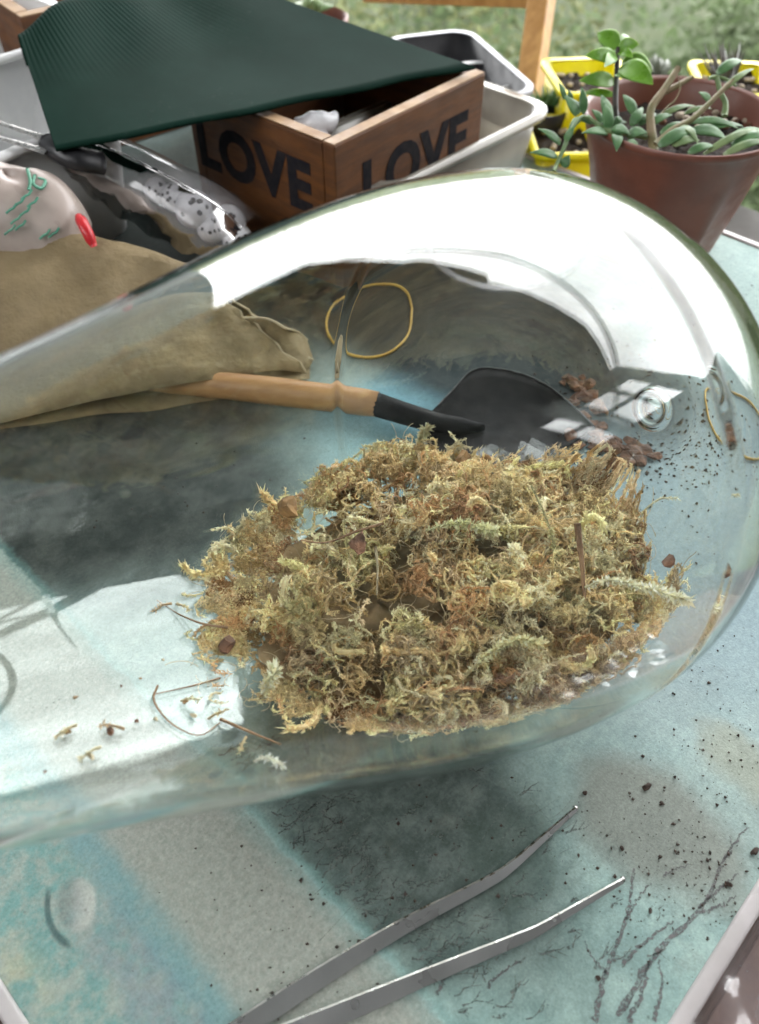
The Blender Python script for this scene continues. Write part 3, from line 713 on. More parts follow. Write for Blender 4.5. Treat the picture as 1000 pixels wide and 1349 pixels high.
# pale fluff on the bottom glass and other stray bits lying on the vessel's inner wall
h0 = hit((350, 1008), 'inner_far', .002)
if h0 is None: h0 = at(350, 1008, .03)
sprig('moss_crumb', [h0+np.array([-.004, 0, 0]), h0+np.array([0, .001, .0015]), h0+np.array([.005, -.001, 0])], (.9, .84, .68), 'pale cream moss crumb lying alone on the clear glass below the heap', 'moss crumb', .003, 10, n=10)
def chunk(name, c, r, mat, label, cat, group=None, seed=0, sq=(1, .8, .6)):
    bm = bmesh.new(); bmesh.ops.create_icosphere(bm, subdivisions=2, radius=1)
    rs = np.random.default_rng(seed); a = rs.uniform(0, 6.28); pl = rs.normal(size=(5, 3)); pl /= np.linalg.norm(pl, axis=1)[:, None]
    V = []
    for v in bm.verts:
        q = np.array(v.co)
        for nrm in pl:
            e = q@nrm
            if e > .55: q = q-nrm*(e-.55)
        q = q*(1+.12*rs.normal())*np.array(sq)*r
        V.append((q[0]*math.cos(a)-q[1]*math.sin(a), q[0]*math.sin(a)+q[1]*math.cos(a), q[2]))
    bm.verts.index_update(); F = [tuple(v.index for v in f.verts) for f in bm.faces]; bm.free()
    o = mk(name, V, F, mat, None, False, loc=c); return tag(o, label, cat, group)
for i, (x, y, r) in enumerate(((610, 606, .006), (698, 612, .0055), (675, 612, .004), (640, 608, .0045), (722, 618, .0035))):
    chunk('bark_chunk', dp(x, y, DPB-.004), r, MT['bark_tan'], 'tan bark chunk among the moss at the back of the heap', 'bark', 'tan bark chunks on the heap', 20+i, (1, .9, .9))
chunk('seed_ball', dp(382, 668, .372), .0062, MT['bark_tan'], 'round brown curled ball at the left shoulder of the moss heap', 'seed ball', None, 31, (1, .9, .85))
for i, (x, y, r, d_) in enumerate(((470, 715, .0068, .354), (560, 905, .005, .337), (300, 850, .006, .335), (880, 740, .005, .35))):
    chunk('bark_piece', dp(x, y, d_), r, MT['bark'], 'dark bark piece half buried in the moss', 'bark', 'dark bark pieces in the moss', 40+i, (1, .6, .5))
for i, (x, y) in enumerate(((240, 800), (265, 830), (250, 925), (285, 945), (215, 800), (120, 995), (88, 965), (300, 760), (262, 765), (320, 985), (150, 960))):
    p = hit((x, y), 'inner_far', .0015)
    if p is None: continue
    a_ = rng.uniform(0, 6.28); dv_ = np.array([math.cos(a_), math.sin(a_), .25])*.006
    sprig('moss_wisp', [p-dv_*.6, p+np.array([0, 0, .0012]), p+dv_*.6], ((.80, .66, .40), (.66, .46, .26), (.86, .76, .50))[i % 3], 'small loose moss wisp lying on the bare glass by the heap', 'moss wisp', .0019, 5, 'loose moss wisps on the glass', 10)
def twig(pxs, r, label, z=None, group=None, mat='twig', depth=None):
    P = []
    for q in pxs:
        if depth is not None: P.append(dp(q[0], q[1], depth)); continue
        hpt = hit(q, 'inner_far', r*1.3) if z is None else at(q[0], q[1], z)
        P.append(hpt if hpt is not None else at(q[0], q[1], .01))
    V, F = tube(spline(P, 16), np.linspace(r, r*.45, 16), 6); return tag(mk('twig', V, F, MT[mat]), label, 'twig', group)
twig([(300, 828), (265, 822), (232, 808), (205, 792)], .0006, 'dark thin twig poking out of the heap over the bare glass', depth=.335)
twig([(290, 895), (255, 905), (205, 916)], .0005, 'straight reddish twig lying on the bare glass left of the moss')
twig([(208, 905), (203, 925), (225, 955), (262, 972), (290, 955)], .0005, 'bent reddish twig curling below the loose bits on the glass')
twig([(290, 950), (330, 968), (370, 985)], .0007, 'short thin twig tucked under the front of the moss')
twig([(760, 690), (766, 740), (770, 790)], .0016, 'grey brown stalk standing across the right half of the moss', depth=.352)
twig([(494, 720), (497, 750), (496, 785)], .0007, 'thin straw stalk standing in the middle of the heap', depth=.355, mat='kraft_in')
twig([(500, 592), (522, 577), (548, 590), (560, 605)], .0004, 'hair thin reddish stalk arching beside the upright sprig', depth=DPB)
twig([(505, 690), (470, 700), (430, 715), (395, 712)], .0007, 'dark thin twig at the left shoulder of the heap', depth=.36)
for i, (x, y, r) in enumerate(((145, 965, .0034), (120, 1000, .0026), (90, 965, .0024), (180, 952, .002), (205, 950, .0018), (100, 920, .0018), (160, 905, .0012), (215, 870, .0015), (185, 895, .0012), (60, 1020, .0014), (255, 945, .0026), (245, 925, .003))):
    r *= .62; p = hit((x, y), 'inner_far', r*.6)
    if p is None: continue
    chunk('moss_scrap', p, r, MT[('bark', 'kraft_in', 'bark_tan')[i % 3]], 'loose brown scrap lying on the bare glass left of the moss', 'scrap', 'loose scraps inside the glass', 60+i, (1, .7, .35))

# ------------------------------------------------------------------ trowel behind the glass
tr = empty('garden_trowel', at(400, 520, 0), 'small trowel with wooden handle and black blade lying behind the glass', 'trowel')
P = spline([at(180, 487, .011), at(260, 497, .0115), at(380, 514, .011), at(497, 531, .0105)], 20)
rr = np.interp(np.linspace(0, 1, 20), [0, .04, .2, .6, .97, 1], [.004, .0075, .0088, .0092, .0086, .0080])
V, F = tube(P, rr, 20); keep(mk('handle', V, F, MT['handle']), tr)
P = spline([at(493, 530.5, .0105), at(540, 545, .0105), at(585, 557, .009), at(640, 562, .006)], 16)
V, F = tube(P, np.interp(np.linspace(0, 1, 16), [0, .5, .8, 1], [.0078, .0066, .0055, .002]), 14, 1.0); keep(mk('socket', V, F, MT['black_metal']), tr)
topo = spline([at(*q) for q in ((560, 552, .009), (598, 512, .012), (628, 484, .014), (672, 485, .014), (716, 500, .012), (752, 526, .008), (788, 560, .004))], 26)
boto = spline([at(*q) for q in ((560, 574, .010), (588, 604, .011), (640, 618, .010), (688, 612, .009), (728, 598, .007), (760, 580, .005), (789, 561, .004))], 26)
V = []
for a_, b_ in zip(topo, boto):
    for t in np.linspace(0, 1, 13):
        p = a_*(1-t)+b_*t; p = p.copy(); p[2] -= .0085*math.sin(math.pi*t)*min(1, np.linalg.norm(a_-b_)/.04); p[2] = max(p[2], .0012); V.append(p)
o = bl_ = mk('blade', V, grid_faces(26, 13), MT['black_metal']); md = o.modifiers.new('t', 'SOLIDIFY'); md.thickness = .0012; md.offset = 1; keep(o, tr)
V, F = tube(topo[2:], .0005, 5); o = mk('blade_edge', V, F, MT['rim_steel']); o.parent = bl_

# soil and bark by the blade
for i in range(72):
    if i < 26: c = (rng.normal(784, 12), rng.normal(560, 34))
    elif i < 52: c = (rng.normal(832, 17), rng.normal(588, 11))
    else: c = (rng.normal(772, 18), rng.normal(512, 10))
    r = rng.uniform(.0030, .0070); p = at(c[0], c[1], r*.35)
    chunk('bark_chip', p, r, MT['bark'], 'small dark bark chip spilled beside the trowel blade', 'bark', 'bark chips spilled by the trowel', 100+i, (1, .75, .5))
def crumbs(name, centers, n, rmin, rmax, label, seed):
    rs = np.random.default_rng(seed); V, F = [], []
    for i in range(n):
        cx, cy_, sx, sy = centers[rs.integers(len(centers))]
        p = at(rs.normal(cx, sx), rs.normal(cy_, sy), .0004); r = rmin+(rmax-rmin)*rs.random()**3
        q = rs.normal(size=(6, 3))*r; k0 = len(V)
        d = np.array([[1, 0, 0], [-1, 0, 0], [0, 1, 0], [0, -1, 0], [0, 0, 1], [0, 0, -.3]])*r*(1+.4*rs.normal(size=(6, 1)))
        V += (p+d).tolist()
        F += [(k0+a, k0+b, k0+c) for a, b, c in ((0, 2, 4), (2, 1, 4), (1, 3, 4), (3, 0, 4), (2, 0, 5), (1, 2, 5), (3, 1, 5), (0, 3, 5))]
    o = mk(name, V, F, MT['dirt'], None, False); return tag(o, label, 'crumbs', kind='stuff')
crumbs('soil_crumbs', [(770, 560, 25, 40), (840, 590, 40, 25), (890, 500, 70, 60), (940, 590, 45, 40)], 1500, .0002, .0013, 'dark soil crumbs scattered behind the glass around the trowel tip', 5)
crumbs('dirt_specks', [(900, 1060, 60, 70), (870, 1150, 70, 60), (930, 1180, 40, 60), (620, 1130, 120, 60), (400, 1230, 80, 60), (940, 920, 40, 70), (250, 640, 140, 50), (930, 680, 50, 70)], 1100, .00012, .0008, 'fine dark specks of dirt scattered over the table top', 6)
for i, (x, y, r) in enumerate(((852, 1036, .0022), (872, 1058, .0012), (770, 1044, .0014), (820, 1118, .0013), (995, 1122, .0022), (960, 1165, .0017), (857, 1200, .0012), (788, 1288, .0013))):
    chunk('dirt_grain', at(x, y, r*.4), r, MT['dirt'], 'single larger brown grain on the open table beside the tweezers', 'grain', 'larger grains on the open table', 160+i, (1, .8, .6))
def flake(p, L, a):
    V = []
    for t in np.linspace(0, 1, 7):
        w_ = L*.3*math.sin(math.pi*min(.98, max(.02, t)))
        c = np.array([math.cos(a), math.sin(a), 0])*L*t; s_ = np.array([-math.sin(a), math.cos(a), 0])*w_
        V += [p+c+s_+[0, 0, .0008], p+c+[0, 0, .0002], p+c-s_+[0, 0, .0010]]
    return V, grid_faces(7, 3)
V, F = merge([flake(at(382, 1325, .0006), .007, 1.0), flake(at(372, 1330, .0006), .004, .4)])
o = mk('leaf_flake', V, F, MT['twig'], None, True); md = o.modifiers.new('t', 'SOLIDIFY'); md.thickness = .0003; tag(o, 'tiny dry leaf flake lying between the tweezer arms', 'leaf flake')

# ------------------------------------------------------------------ rubber bands
def band(pxs, label, z=.0012):
    P = spline([at(x, y, z) for x, y in pxs]+[at(pxs[0][0], pxs[0][1], z)], 60)[:-1]
    n = len(P); path = P; T = np.roll(P, -1, 0)-np.roll(P, 1, 0); T /= np.linalg.norm(T, axis=1)[:, None]; N = np.cross(T, [0, 0, 1.]); V = []
    for p, nn in zip(P, N):
        for a in range(6): V.append(p+nn*.0008*math.cos(a*1.047)+np.array([0, 0, 1])*.0011*math.sin(a*1.047))
    o = mk('rubber_band', V, grid_faces(n, 6, True, True), MT['band']); return tag(o, label, 'rubber band', 'rubber bands')
band([(545, 400), (540, 435), (515, 460), (480, 467), (445, 456), (427, 430), (428, 402), (445, 380), (480, 366), (518, 366), (538, 378)], 'round yellow rubber band lying behind the trowel handle')
band([(938, 520), (945, 508), (975, 512), (1012, 525), (1040, 560), (1030, 596), (1000, 600), (965, 582), (943, 553)], 'yellow rubber band lying in the soil crumbs beyond the bulb end')

# ------------------------------------------------------------------ tweezers
tw = empty('tweezers', at(560, 1250, 0), 'bent nose steel tweezers lying open in front of the glass vessel', 'tweezers')
def arm(pts, wid):
    P = spline([at(x, y, .0035+.35*w_) for (x, y), w_ in zip(pts, wid)], 60); Wd = np.interp(np.linspace(0, 1, 60), np.linspace(0, 1, len(wid)), wid)
    T = np.gradient(P, axis=0); T[:, 2] = 0; T /= np.linalg.norm(T, axis=1)[:, None]; N = np.stack([-T[:, 1], T[:, 0], 0*T[:, 0]], 1)
    if N[0][1] > 0: N = -N                       # broad face leans down toward the viewer
    V = []; th = .0011
    for p, nn, ww in zip(P, N, Wd):
        dn = nn*.86+np.array([0, 0, -.51]); tn = nn*-.51+np.array([0, 0, -.86])
        e = p+dn*ww
        if e[2] < .0004: e[2] = .0004
        b_ = .00025
        V += [p+dn*b_, e-dn*b_, e+tn*b_, e+tn*th, p+tn*th, p-dn*.0002+tn*.0006]
    F = grid_faces(60, 6, False, True); F.append((0, 1, 2, 3, 4, 5)); F.append(tuple(range(59*6+5, 59*6-1, -1)))
    o = mk('arm', V, F, MT['steel'], None, False); o.data.materials.append(MT['steel_edge'])
    for poly in o.data.polygons:
        k = sorted(i % 6 for i in poly.vertices)
        if k in ([0, 0, 5, 5], [4, 4, 5, 5]): poly.material_index = 1
    bm = bmesh.new(); bm.from_mesh(o.data); bmesh.ops.recalc_face_normals(bm, faces=bm.faces[:]); bm.to_mesh(o.data); bm.free()
    keep(o, tw); return P
PA = arm([(758, 1064), (712, 1103), (672, 1136), (640, 1156), (535, 1208), (420, 1274), (306, 1347), (210, 1410)], [.0018, .0027, .0036, .0042, .0056, .0070, .0078, .008])
PB = arm([(820, 1158), (765, 1188), (716, 1215), (684, 1229), (572, 1272), (470, 1312), (378, 1348), (214, 1412)], [.0018, .0027, .0036, .0042, .0056, .0070, .0078, .008])
for P_ in (PA, PB):
    V, F = tube([P_[0]+[0, 0, -.0010], P_[0]+(P_[0]-P_[1])*.6+[0, 0, -.0011]], [.0014, .0008], 8, .7); o = mk('tip', V, F, MT['steel_edge']); keep(o, tw)
e_ = (PA[-1]+PB[-1])/2; d_ = (PA[-1]-PA[-8]); d_ /= np.linalg.norm(d_)
V, F = tube([e_-d_*.004-[0, 0, .004], e_+d_*.03-[0, 0, .004]], .004, 8, .8); keep(mk('joint', V, F, MT['steel']), tw)

# ------------------------------------------------------------------ LOVE crate
CH = .10; cn = at(440, 193, CH); cr = at(640, 96, CH); CLEN = float(np.linalg.norm((cr-cn)[:2])); ca = math.atan2(cr[1]-cn[1], cr[0]-cn[0]); CW = .155
crt = empty('wooden_crate', (cn[0], cn[1], 0), 'open brown wooden crate stencilled with LOVE on its sides', 'crate', rotz=ca)
def cpart(name, x0, x1, y0, y1, z0, z1, mat, b=.0012):
    V, F = boxv(x0, x1, y0, y1, z0, z1, b); return mk(name, V, F, mat, crt, False)
TK = .011
sd1 = cpart('side_panel', 0, CLEN, 0, TK, .001, CH, MT['crate']); cpart('side_panel', 0, CLEN, CW-TK, CW, .001, CH, MT['crate'])
sd2 = cpart('side_panel', 0, TK, TK+.0004, CW-TK-.0004, .001, CH-.0006, MT['crate']); cpart('side_panel', CLEN-TK, CLEN, TK+.0004, CW-TK-.0004, .001, CH-.0006, MT['crate'])
cpart('bottom', TK+.0004, CLEN-TK-.0004, TK+.0004, CW-TK-.0004, .002, .008, MT['crate'])
for (x0, x1, y0, y1) in ((0.0008, CLEN-.0008, .0008, TK-.0008), (.0008, TK-.0008, TK+.001, CW-TK-.001)):
    cpart('top_edge', x0, x1, y0, y1, CH+.0002, CH+.0008, MT['crate_end'], 0)
def text_mesh(name, body, size, mat, parent, mw):   # stencilled words, a piece of the panel they sit on
    cu = bpy.data.curves.new('t', 'FONT'); cu.body = body; cu.size = size; cu.align_x = 'CENTER'; cu.align_y = 'CENTER'; cu.offset = size*.042; cu.extrude = .0001; cu.space_character = 1.06; cu.resolution_u = 4
    t = bpy.data.objects.new('t', cu); COL.objects.link(t); bpy.context.view_layer.update()
    me = bpy.data.meshes.new_from_object(t.evaluated_get(bpy.context.evaluated_depsgraph_get())); bpy.data.objects.remove(t)
    me.materials.clear(); me.materials.append(mat); me.name = name
    o = bpy.data.objects.new(name, me); COL.objects.link(o); o.parent = parent; o.matrix_local = mw; return o
text_mesh('lettering', 'LOVE', .050, MT['ink'], sd1, Matrix.Translation((CLEN*.52, -.0003, .058)) @ Matrix.Rotation(math.pi/2, 4, 'X'))
text_mesh('lettering', 'LOVE', .050, MT['ink'], sd2, Matrix.Translation((-.0003, CW*.56, .060)) @ Matrix.Rotation(-math.pi/2, 4, 'Z') @ Matrix.Rotation(math.pi/2, 4, 'X'))
# white porcelain bird peeking out of the crate
dq = float((at(425, 165, CH)-CP)@FW)+.03
bd = empty('porcelain_bird', dp(425, 172, dq), 'small white porcelain bird sitting in the LOVE crate', 'figurine')
P = spline([dp(388, 160, dq), dp(402, 164, dq), dp(422, 163, dq), (dp(436, 158, dq)), dp(443, 148, dq)], 24)
V, F = tube(P, np.interp(np.linspace(0, 1, 24), [0, .15, .35, .6, .85, 1], [.003, .0055, .009, .0085, .0045, .0018]), 16); keep(mk('body', V, F, MT['porcelain']), bd)
V, F = tube([dp(420, 168, dq), dp(418, 215, dq)], [.007, .010], 12); keep(mk('base', V, F, MT['porcelain']), bd)

# ------------------------------------------------------------------ ribbed green mat on top
def green_mat():
    A, B, C_, D = at(624, 89, .1055), at(74, 199, .1065), at(31, 68, .130), at(237, -42, .137)
    NU, NV = 620, 24; V = []
    ab = np.linalg.norm(A-B)
    for i in range(NU):
        t = i/(NU-1)                    # along A -> B
        lo = A*(1-t)+B*t; hi = D*(1-t)+C_*t
        for j in range(NV):
            s = j/(NV-1); p = lo*(1-s)+hi*s
            p = p+np.array([0, 0, -.004*math.sin(math.pi*s)*math.sin(math.pi*t)])+np.array([0, 0, .010*s**4])
            p = p+np.array([0, 0, .0030*math.sin(t*7.1+s*3)+.0016*math.sin(t*17+s*6+1)])*max(0, s-.15)
            p = p+(lo-hi)*.006*math.sin(t*23+.7)*max(0, 1-s*8)
            p = p+np.array([0, 0, .00015*math.sin(t*330)])*max(0, min(1, (s-.5)*2.5))*min(1, .25+t)
            V.append(p)
    # curled-over far edge
    NC = 10
    full = []
    nrm = np.cross(B-A, D-A); nrm /= np.linalg.norm(nrm)
    if nrm[2] < 0: nrm = -nrm
    for i in range(NU):
        row = V[i*NV:(i+1)*NV]; d = row[-1]-row[-2]; d /= np.linalg.norm(d); r = .012
        base = row[-1]
        cur = [base+d*r*math.sin(a)-nrm*r*(1-math.cos(a)) for a in np.linspace(.15, 2.6, NC)]
        full += row+cur
    o = mk('ribbed_mat', full, grid_faces(NU, NV+NC), MT['mat']); md = o.modifiers.new('t', 'SOLIDIFY'); md.thickness = .0022; md.offset = 0
    tag(o, 'dark green ribbed rubber sheet resting on the LOVE crate', 'mat')
green_mat()

# ------------------------------------------------------------------ brown paper bag with things in it
def paper_bag():
    bag = empty('paper_bag', at(150, 470, 0), 'open brown paper bag with crinkled cut mouth lying behind the glass', 'paper bag')
    # axis along the table from the mouth (right) away to the left
    near = spline([at(404, 488, .006), at(340, 484, .014), at(230, 496, .021), at(90, 520, .012), at(-120, 550, .002)], 30)
    top = spline([at(268, 357, .052), at(215, 338, .060), at(110, 312, .066), at(0, 322, .064), at(-150, 345, .06)], 30)
    far = spline([at(405, 470, .003), at(330, 410, .003), at(240, 390, .003), at(90, 400, .003), at(-120, 410, .003)], 30)
    V = []; NS = 22
    for i in range(30):
        k = i/29
        a, b, c = near[i], top[i], far[i]
        for j in range(NS):
            t = j/(NS-1)
            if t < .5: q = t*2; p = a*(1-q)**2+2*q*(1-q)*(a*.35+b*.65+np.array([0, -.006, .004]))+b*q*q
            else: q = t*2-1; p = b*(1-q)**2+2*q*(1-q)*(b*.7+c*.3+np.array([0, .004, .004]))+c*q*q
            p = p+np.array([.3, -.6, .4])*.0022*math.sin(i*1.1+j*.7)*math.sin(k*3)+np.array([0, 0, 1])*.0012*math.sin(j*1.9+i*.35)+np.array([.2, -.5, .7])*.005*(abs(float(vnoise(p, 9, 51)))+.6*abs(float(vnoise(p, 21, 52)))-.3)
            if i == 0: p = p+AXB*(.0022*((j % 2)*2-1))
            V.append(p)
    o = mk('upper_sheet', V, grid_faces(30, NS), MT['kraft']); md = o.modifiers.new('t', 'SOLIDIFY'); md.thickness = .0007; keep(o, bag)
    e = np.array(V[:NS]); tv, tf = tube(e, .0009, 5); mk('cut_edge', tv, tf, MT['kraft_in'], o, smooth=False)
    V2 = []
    for i in range(30):
        for j in range(6):
            t = j/5; p = near[i]*(1-t)+far[i]*t; p = p.copy(); p[2] = .0016+.001*math.sin(i+j); V2.append(p)
    keep(mk('lower_sheet', V2, grid_faces(30, 6), MT['kraft']), bag)
    # inner fold standing up at the mouth
    V3 = []
    lo = spline([at(395, 486, .003), at(408, 470, .003), at(400, 440, .003)], 14); hi = spline([at(312, 404, .040), at(345, 408, .038), at(372, 424, .032)], 14)
    for i in range(14):
        for j in range(8): t = j/7; V3.append(lo[i]*(1-t)+hi[i]*t+np.array([0, .003, 0])*math.sin(math.pi*t))
    o = mk('inner_fold', V3, grid_faces(14, 8), MT['kraft']); md = o.modifiers.new('t', 'SOLIDIFY'); md.thickness = .0007; keep(o, bag)
    e = [V3[i*8+7] for i in range(14)]; tv, tf = tube(e, .0009, 5); mk('cut_edge', tv, tf, MT['kraft_in'], o, smooth=False)
    e = V3[13*8:14*8]; tv, tf = tube(e, .0008, 5); mk('cut_edge', tv, tf, MT['kraft_in'], o, smooth=False)
AXB = np.array([.9, -.3, 0.])
paper_bag()
# pale pink plastic bag with green print behind the paper bag
def blobsheet(name, rings, mat, smooth=True):
    V, F = loft(rings, True, True, True); return mk(name, V, F, mat, None, smooth)
pb = empty('plastic_bag', at(40, 330, .03), 'pinkish white plastic bag with green print stuffed behind the paper bag', 'plastic bag')
pc = at(30, 300, .060); V = []
NT, NPH = 84, 48
for i in range(NPH):
    ph = math.pi*i/(NPH-1)
    for k in range(NT):
        a = 2*math.pi*k/NT; d = np.array([math.sin(ph)*math.cos(a), math.sin(ph)*math.sin(a), math.cos(ph)])
        r = 1+.05*math.sin(3*a+2*ph)-.10*abs(float(vnoise(d, .55, 41)))-.05*abs(float(vnoise(d, 1.2, 42)))+.05
        V.append(pc+d*r*np.array([.045, .036, .040]))
keep(mk('film', V, grid_faces(NPH, NT, False, True), MT['pink_bag']), pb)
def decal(pxl, cen, rads, name, mat, root, w_):
    pts = []
    for x, y in pxl:
        d = ray(x, y); oc = (CP-cen)/rads; dd_ = d/rads; A_ = dd_@dd_; B_ = 2*oc@dd_; C_ = oc@oc-1; disc = B_*B_-4*A_*C_
        if disc < 0: continue
        pts.append(CP+d*((-B_-math.sqrt(disc))/(2*A_)))
    if len(pts) > 2:
        V, F = tube(spline(pts, 18), w_, 5, .6); keep(mk(name, V, F, mat), root)
RR_ = np.array([.045, .036, .040])*1.06
decal([(36, 222), (40, 238), (38, 250)], pc, RR_, 'print', MT['green_print'], pb, .0012)
decal([(56, 216), (46, 230), (44, 242), (54, 248), (60, 238), (50, 234)], pc, RR_, 'print', MT['green_print'], pb, .0012)
for (x0, y0) in ((14, 276), (24, 268), (34, 258), (20, 290), (32, 280), (42, 268), (12, 304), (26, 298), (58, 310), (70, 308)):
    decal([(x0-6, y0+5), (x0, y0), (x0+4, y0-2), (x0+8, y0-8)], pc, RR_, 'print', MT['green_print'], pb, .0011)
# red clip
V, F = tube(spline([at(103, 283, .078), at(112, 300, .076), at(124, 325, .066)], 12), np.interp(np.linspace(0, 1, 12), [0, .2, .8, 1], [.002, .0038, .0035, .002]), 8, .6)
o = mk('red_clip', V, F, MT['red']); tag(o, 'small glossy red plastic clip poking out of the paper bag', 'clip')
# clear plastic box of white spotted beads
def bead_box():
    q = lambda x, y, z: at(x, y, z)
    bx_ = empty('bead_bag', at(210, 330, .02), 'clear plastic pouch holding white spotted beads beside the paper bag', 'pouch')
    A, B = q(62, 176, .092), q(312, 290, .052)        # upper front lip, descending to the right
    A2, B2 = q(118, 196, .088), q(205, 292, .05)
    top = spline([q(60, 176, .095), q(130, 190, .092), q(220, 232, .082), q(285, 270, .068), q(318, 300, .05)], 24)
    bot = spline([q(110, 250, .06), q(150, 280, .05), q(200, 310, .045), q(250, 335, .040), q(300, 345, .035)], 24)
    V = []
    for i in range(24):
        for j in range(10):
            t = j/9; p = top[i]*(1-t)+bot[i]*t+np.array([0, -.010, .006])*math.sin(math.pi*t)+np.array([0, .0016, .0012])*math.sin(i*1.3+j*1.7); V.append(p)
    o = mk('film', V, grid_faces(24, 10), MT['film']); keep(o, bx_)
    V = []
    for i in range(24):
        for j in range(8):
            t = j/7; p = top[i]+np.array([.012, .045, -.02])*t+np.array([0, 0, .006])*math.sin(math.pi*t); V.append(p)
    keep(mk('film', V, grid_faces(24, 8), MT['film']), bx_)
    tv, tf = tube(top, .0011, 6, .5); keep(mk('seam', tv, tf, MT['film']), bx_)
    return bx_
bead_box()
for i, (x, y, z, r) in enumerate(((238, 278, .060, .0135), (285, 296, .052, .0125), (262, 302, .048, .011), (212, 262, .063, .010), (188, 252, .064, .009), (297, 318, .042, .011))):
    c = at(x, y, z)+np.array([.006, .014, -.006])
    e = empty('bead', c, 'white bead with dark spots inside the clear pouch', 'bead', 'spotted beads in the pouch')
    V, F = lathe([(r*math.sin(p), -r*math.cos(p)) for p in np.linspace(.01, math.pi-.01, 14)], 20, True, True); mk('ball', V, F, MT['porcelain'], e)
    for k in range(9):
        d = np.array(rng.normal(size=3)); d[1] = -abs(d[1])-.3; d[2] = abs(d[2]); d /= np.linalg.norm(d)
        V, F = lathe([(r*.13*math.sin(p), r*.05*math.cos(p)) for p in np.linspace(.05, math.pi-.05, 5)], 8, True, True)
        o = mk('spot', V, F, MT['ink'], e); o.location = tuple(d*r); o.rotation_euler = Vector(d).to_track_quat('Z', 'Y').to_euler()

# ------------------------------------------------------------------ left background: scissors, white trays, grey bowl, wooden box
sc_ = empty('scissors', at(60, 185, .08), 'scissors with bright blades and black grip on the white tray', 'scissors')
for a_, b_ in (((-40, 148), (66, 184)), ((-40, 170), (64, 200))):
    P = [at(a_[0], a_[1], .101), at((a_[0]+b_[0])/2, (a_[1]+b_[1])/2, .101), at(b_[0], b_[1], .101)]
    V, F = tube(spline(P, 8), np.linspace(.001, .0042, 8), 6, .3); keep(mk('blade', V, F, MT['steel_edge']), sc_)
V, F = tube(spline([at(62, 186, .101), at(80, 196, .100), at(100, 208, .097), at(135, 215, .09)], 12), np.interp(np.linspace(0, 1, 12), [0, .3, 1], [.007, .0105, .009]), 12, .7); keep(mk('grip', V, F, MT['black_plastic']), sc_)
def dish(name, c, r, hgt, mat, label, cat, seg=48, wall=.003, base=.75, group=None):
    e = empty(name, c, label, cat, group)
    V, F = lathe([(r*base, 0), (r*.92, hgt*.6), (r, hgt), (r-wall, hgt+.001), (r*.9-wall, hgt*.6), (r*base-wall, wall)], seg, True, True); mk('body', V, F, mat, e)
    V, F = lathe([(r+.0025, hgt-.003), (r+.003, hgt), (r+.001, hgt+.0025), (r-wall, hgt+.0015)], seg); mk('lip', V, F, mat, e); return e
def rtray(name, c, hx, hy, hgt, rot, mat, label, cat, rimmat=None, rr=.015, rimw=.006, taper=.85, wall=.002, group=None):
    e = empty(name, c, label, cat, group, rotz=rot)
    def ring(sx, sy, z, r): return [(x, y, z) for x, y in roundrect(sx, sy, r)]
    rings = [ring(hx*taper, hy*taper, 0, rr*.8), ring(hx, hy, hgt, rr), ring(hx-wall, hy-wall, hgt, rr), ring(hx*taper-wall, hy*taper-wall, wall, rr*.8)]
    V, F = loft(rings, True, True, True); mk('body', V, F, mat, e)
    rings = [ring(hx-.0005, hy-.0005, hgt-.004, rr), ring(hx+rimw, hy+rimw, hgt-.003, rr+rimw), ring(hx+rimw, hy+rimw, hgt+.0012, rr+rimw), ring(hx-wall, hy-wall, hgt+.0012, rr)]
    V, F = loft(rings); mk('rim', V, F, rimmat or mat, e); return e
c = at(-10, 175, .0); rtray('white_tray', (*at(-40, 165, .095)[:2], 0), .10, .060, .096, TA+.1, MT['white'], 'white plastic tray beneath the scissors', 'tray', rr=.03)
rtray('stacked_tray', (*at(-60, 125, .09)[:2]-np.array([.01, -.05]), 0), .10, .06, .112, TA, MT['white'], 'taller white plastic tray behind the scissors', 'tray', rr=.03)
cb = at(-5, 75, .075); dish('grey_bowl', (cb[0]-.02, cb[1]+.01, 0), .065, .085, MT['grey_clay'], 'grey round bowl behind the white trays', 'bowl')
cwb = at(27, 24, .12)
wb = empty('wooden_box', (cwb[0], cwb[1], 0), 'open wooden box behind the curled end of the green mat', 'box', rotz=TA-.12)
for (x0, x1, y0, y1, nm) in ((0, .20, 0, .012, 'side_panel'), (0, .012, .0124, .15, 'side_panel'), (.188, .20, .0124, .15, 'side_panel'), (.0124, .1876, .138, .15, 'side_panel')):
    V, F = boxv(x0, x1, y0, y1, .001, .12, .001); mk(nm, V, F, MT['crate'], wb, False)
V, F = boxv(.0005, .1995, .0005, .0115, .1203, .121, 0); mk('top_edge', V, F, MT['crate_end'], wb, False)
V, F = boxv(.0005, .0115, .013, .149, .1203, .121, 0); mk('top_edge', V, F, MT['crate_end'], wb, False)

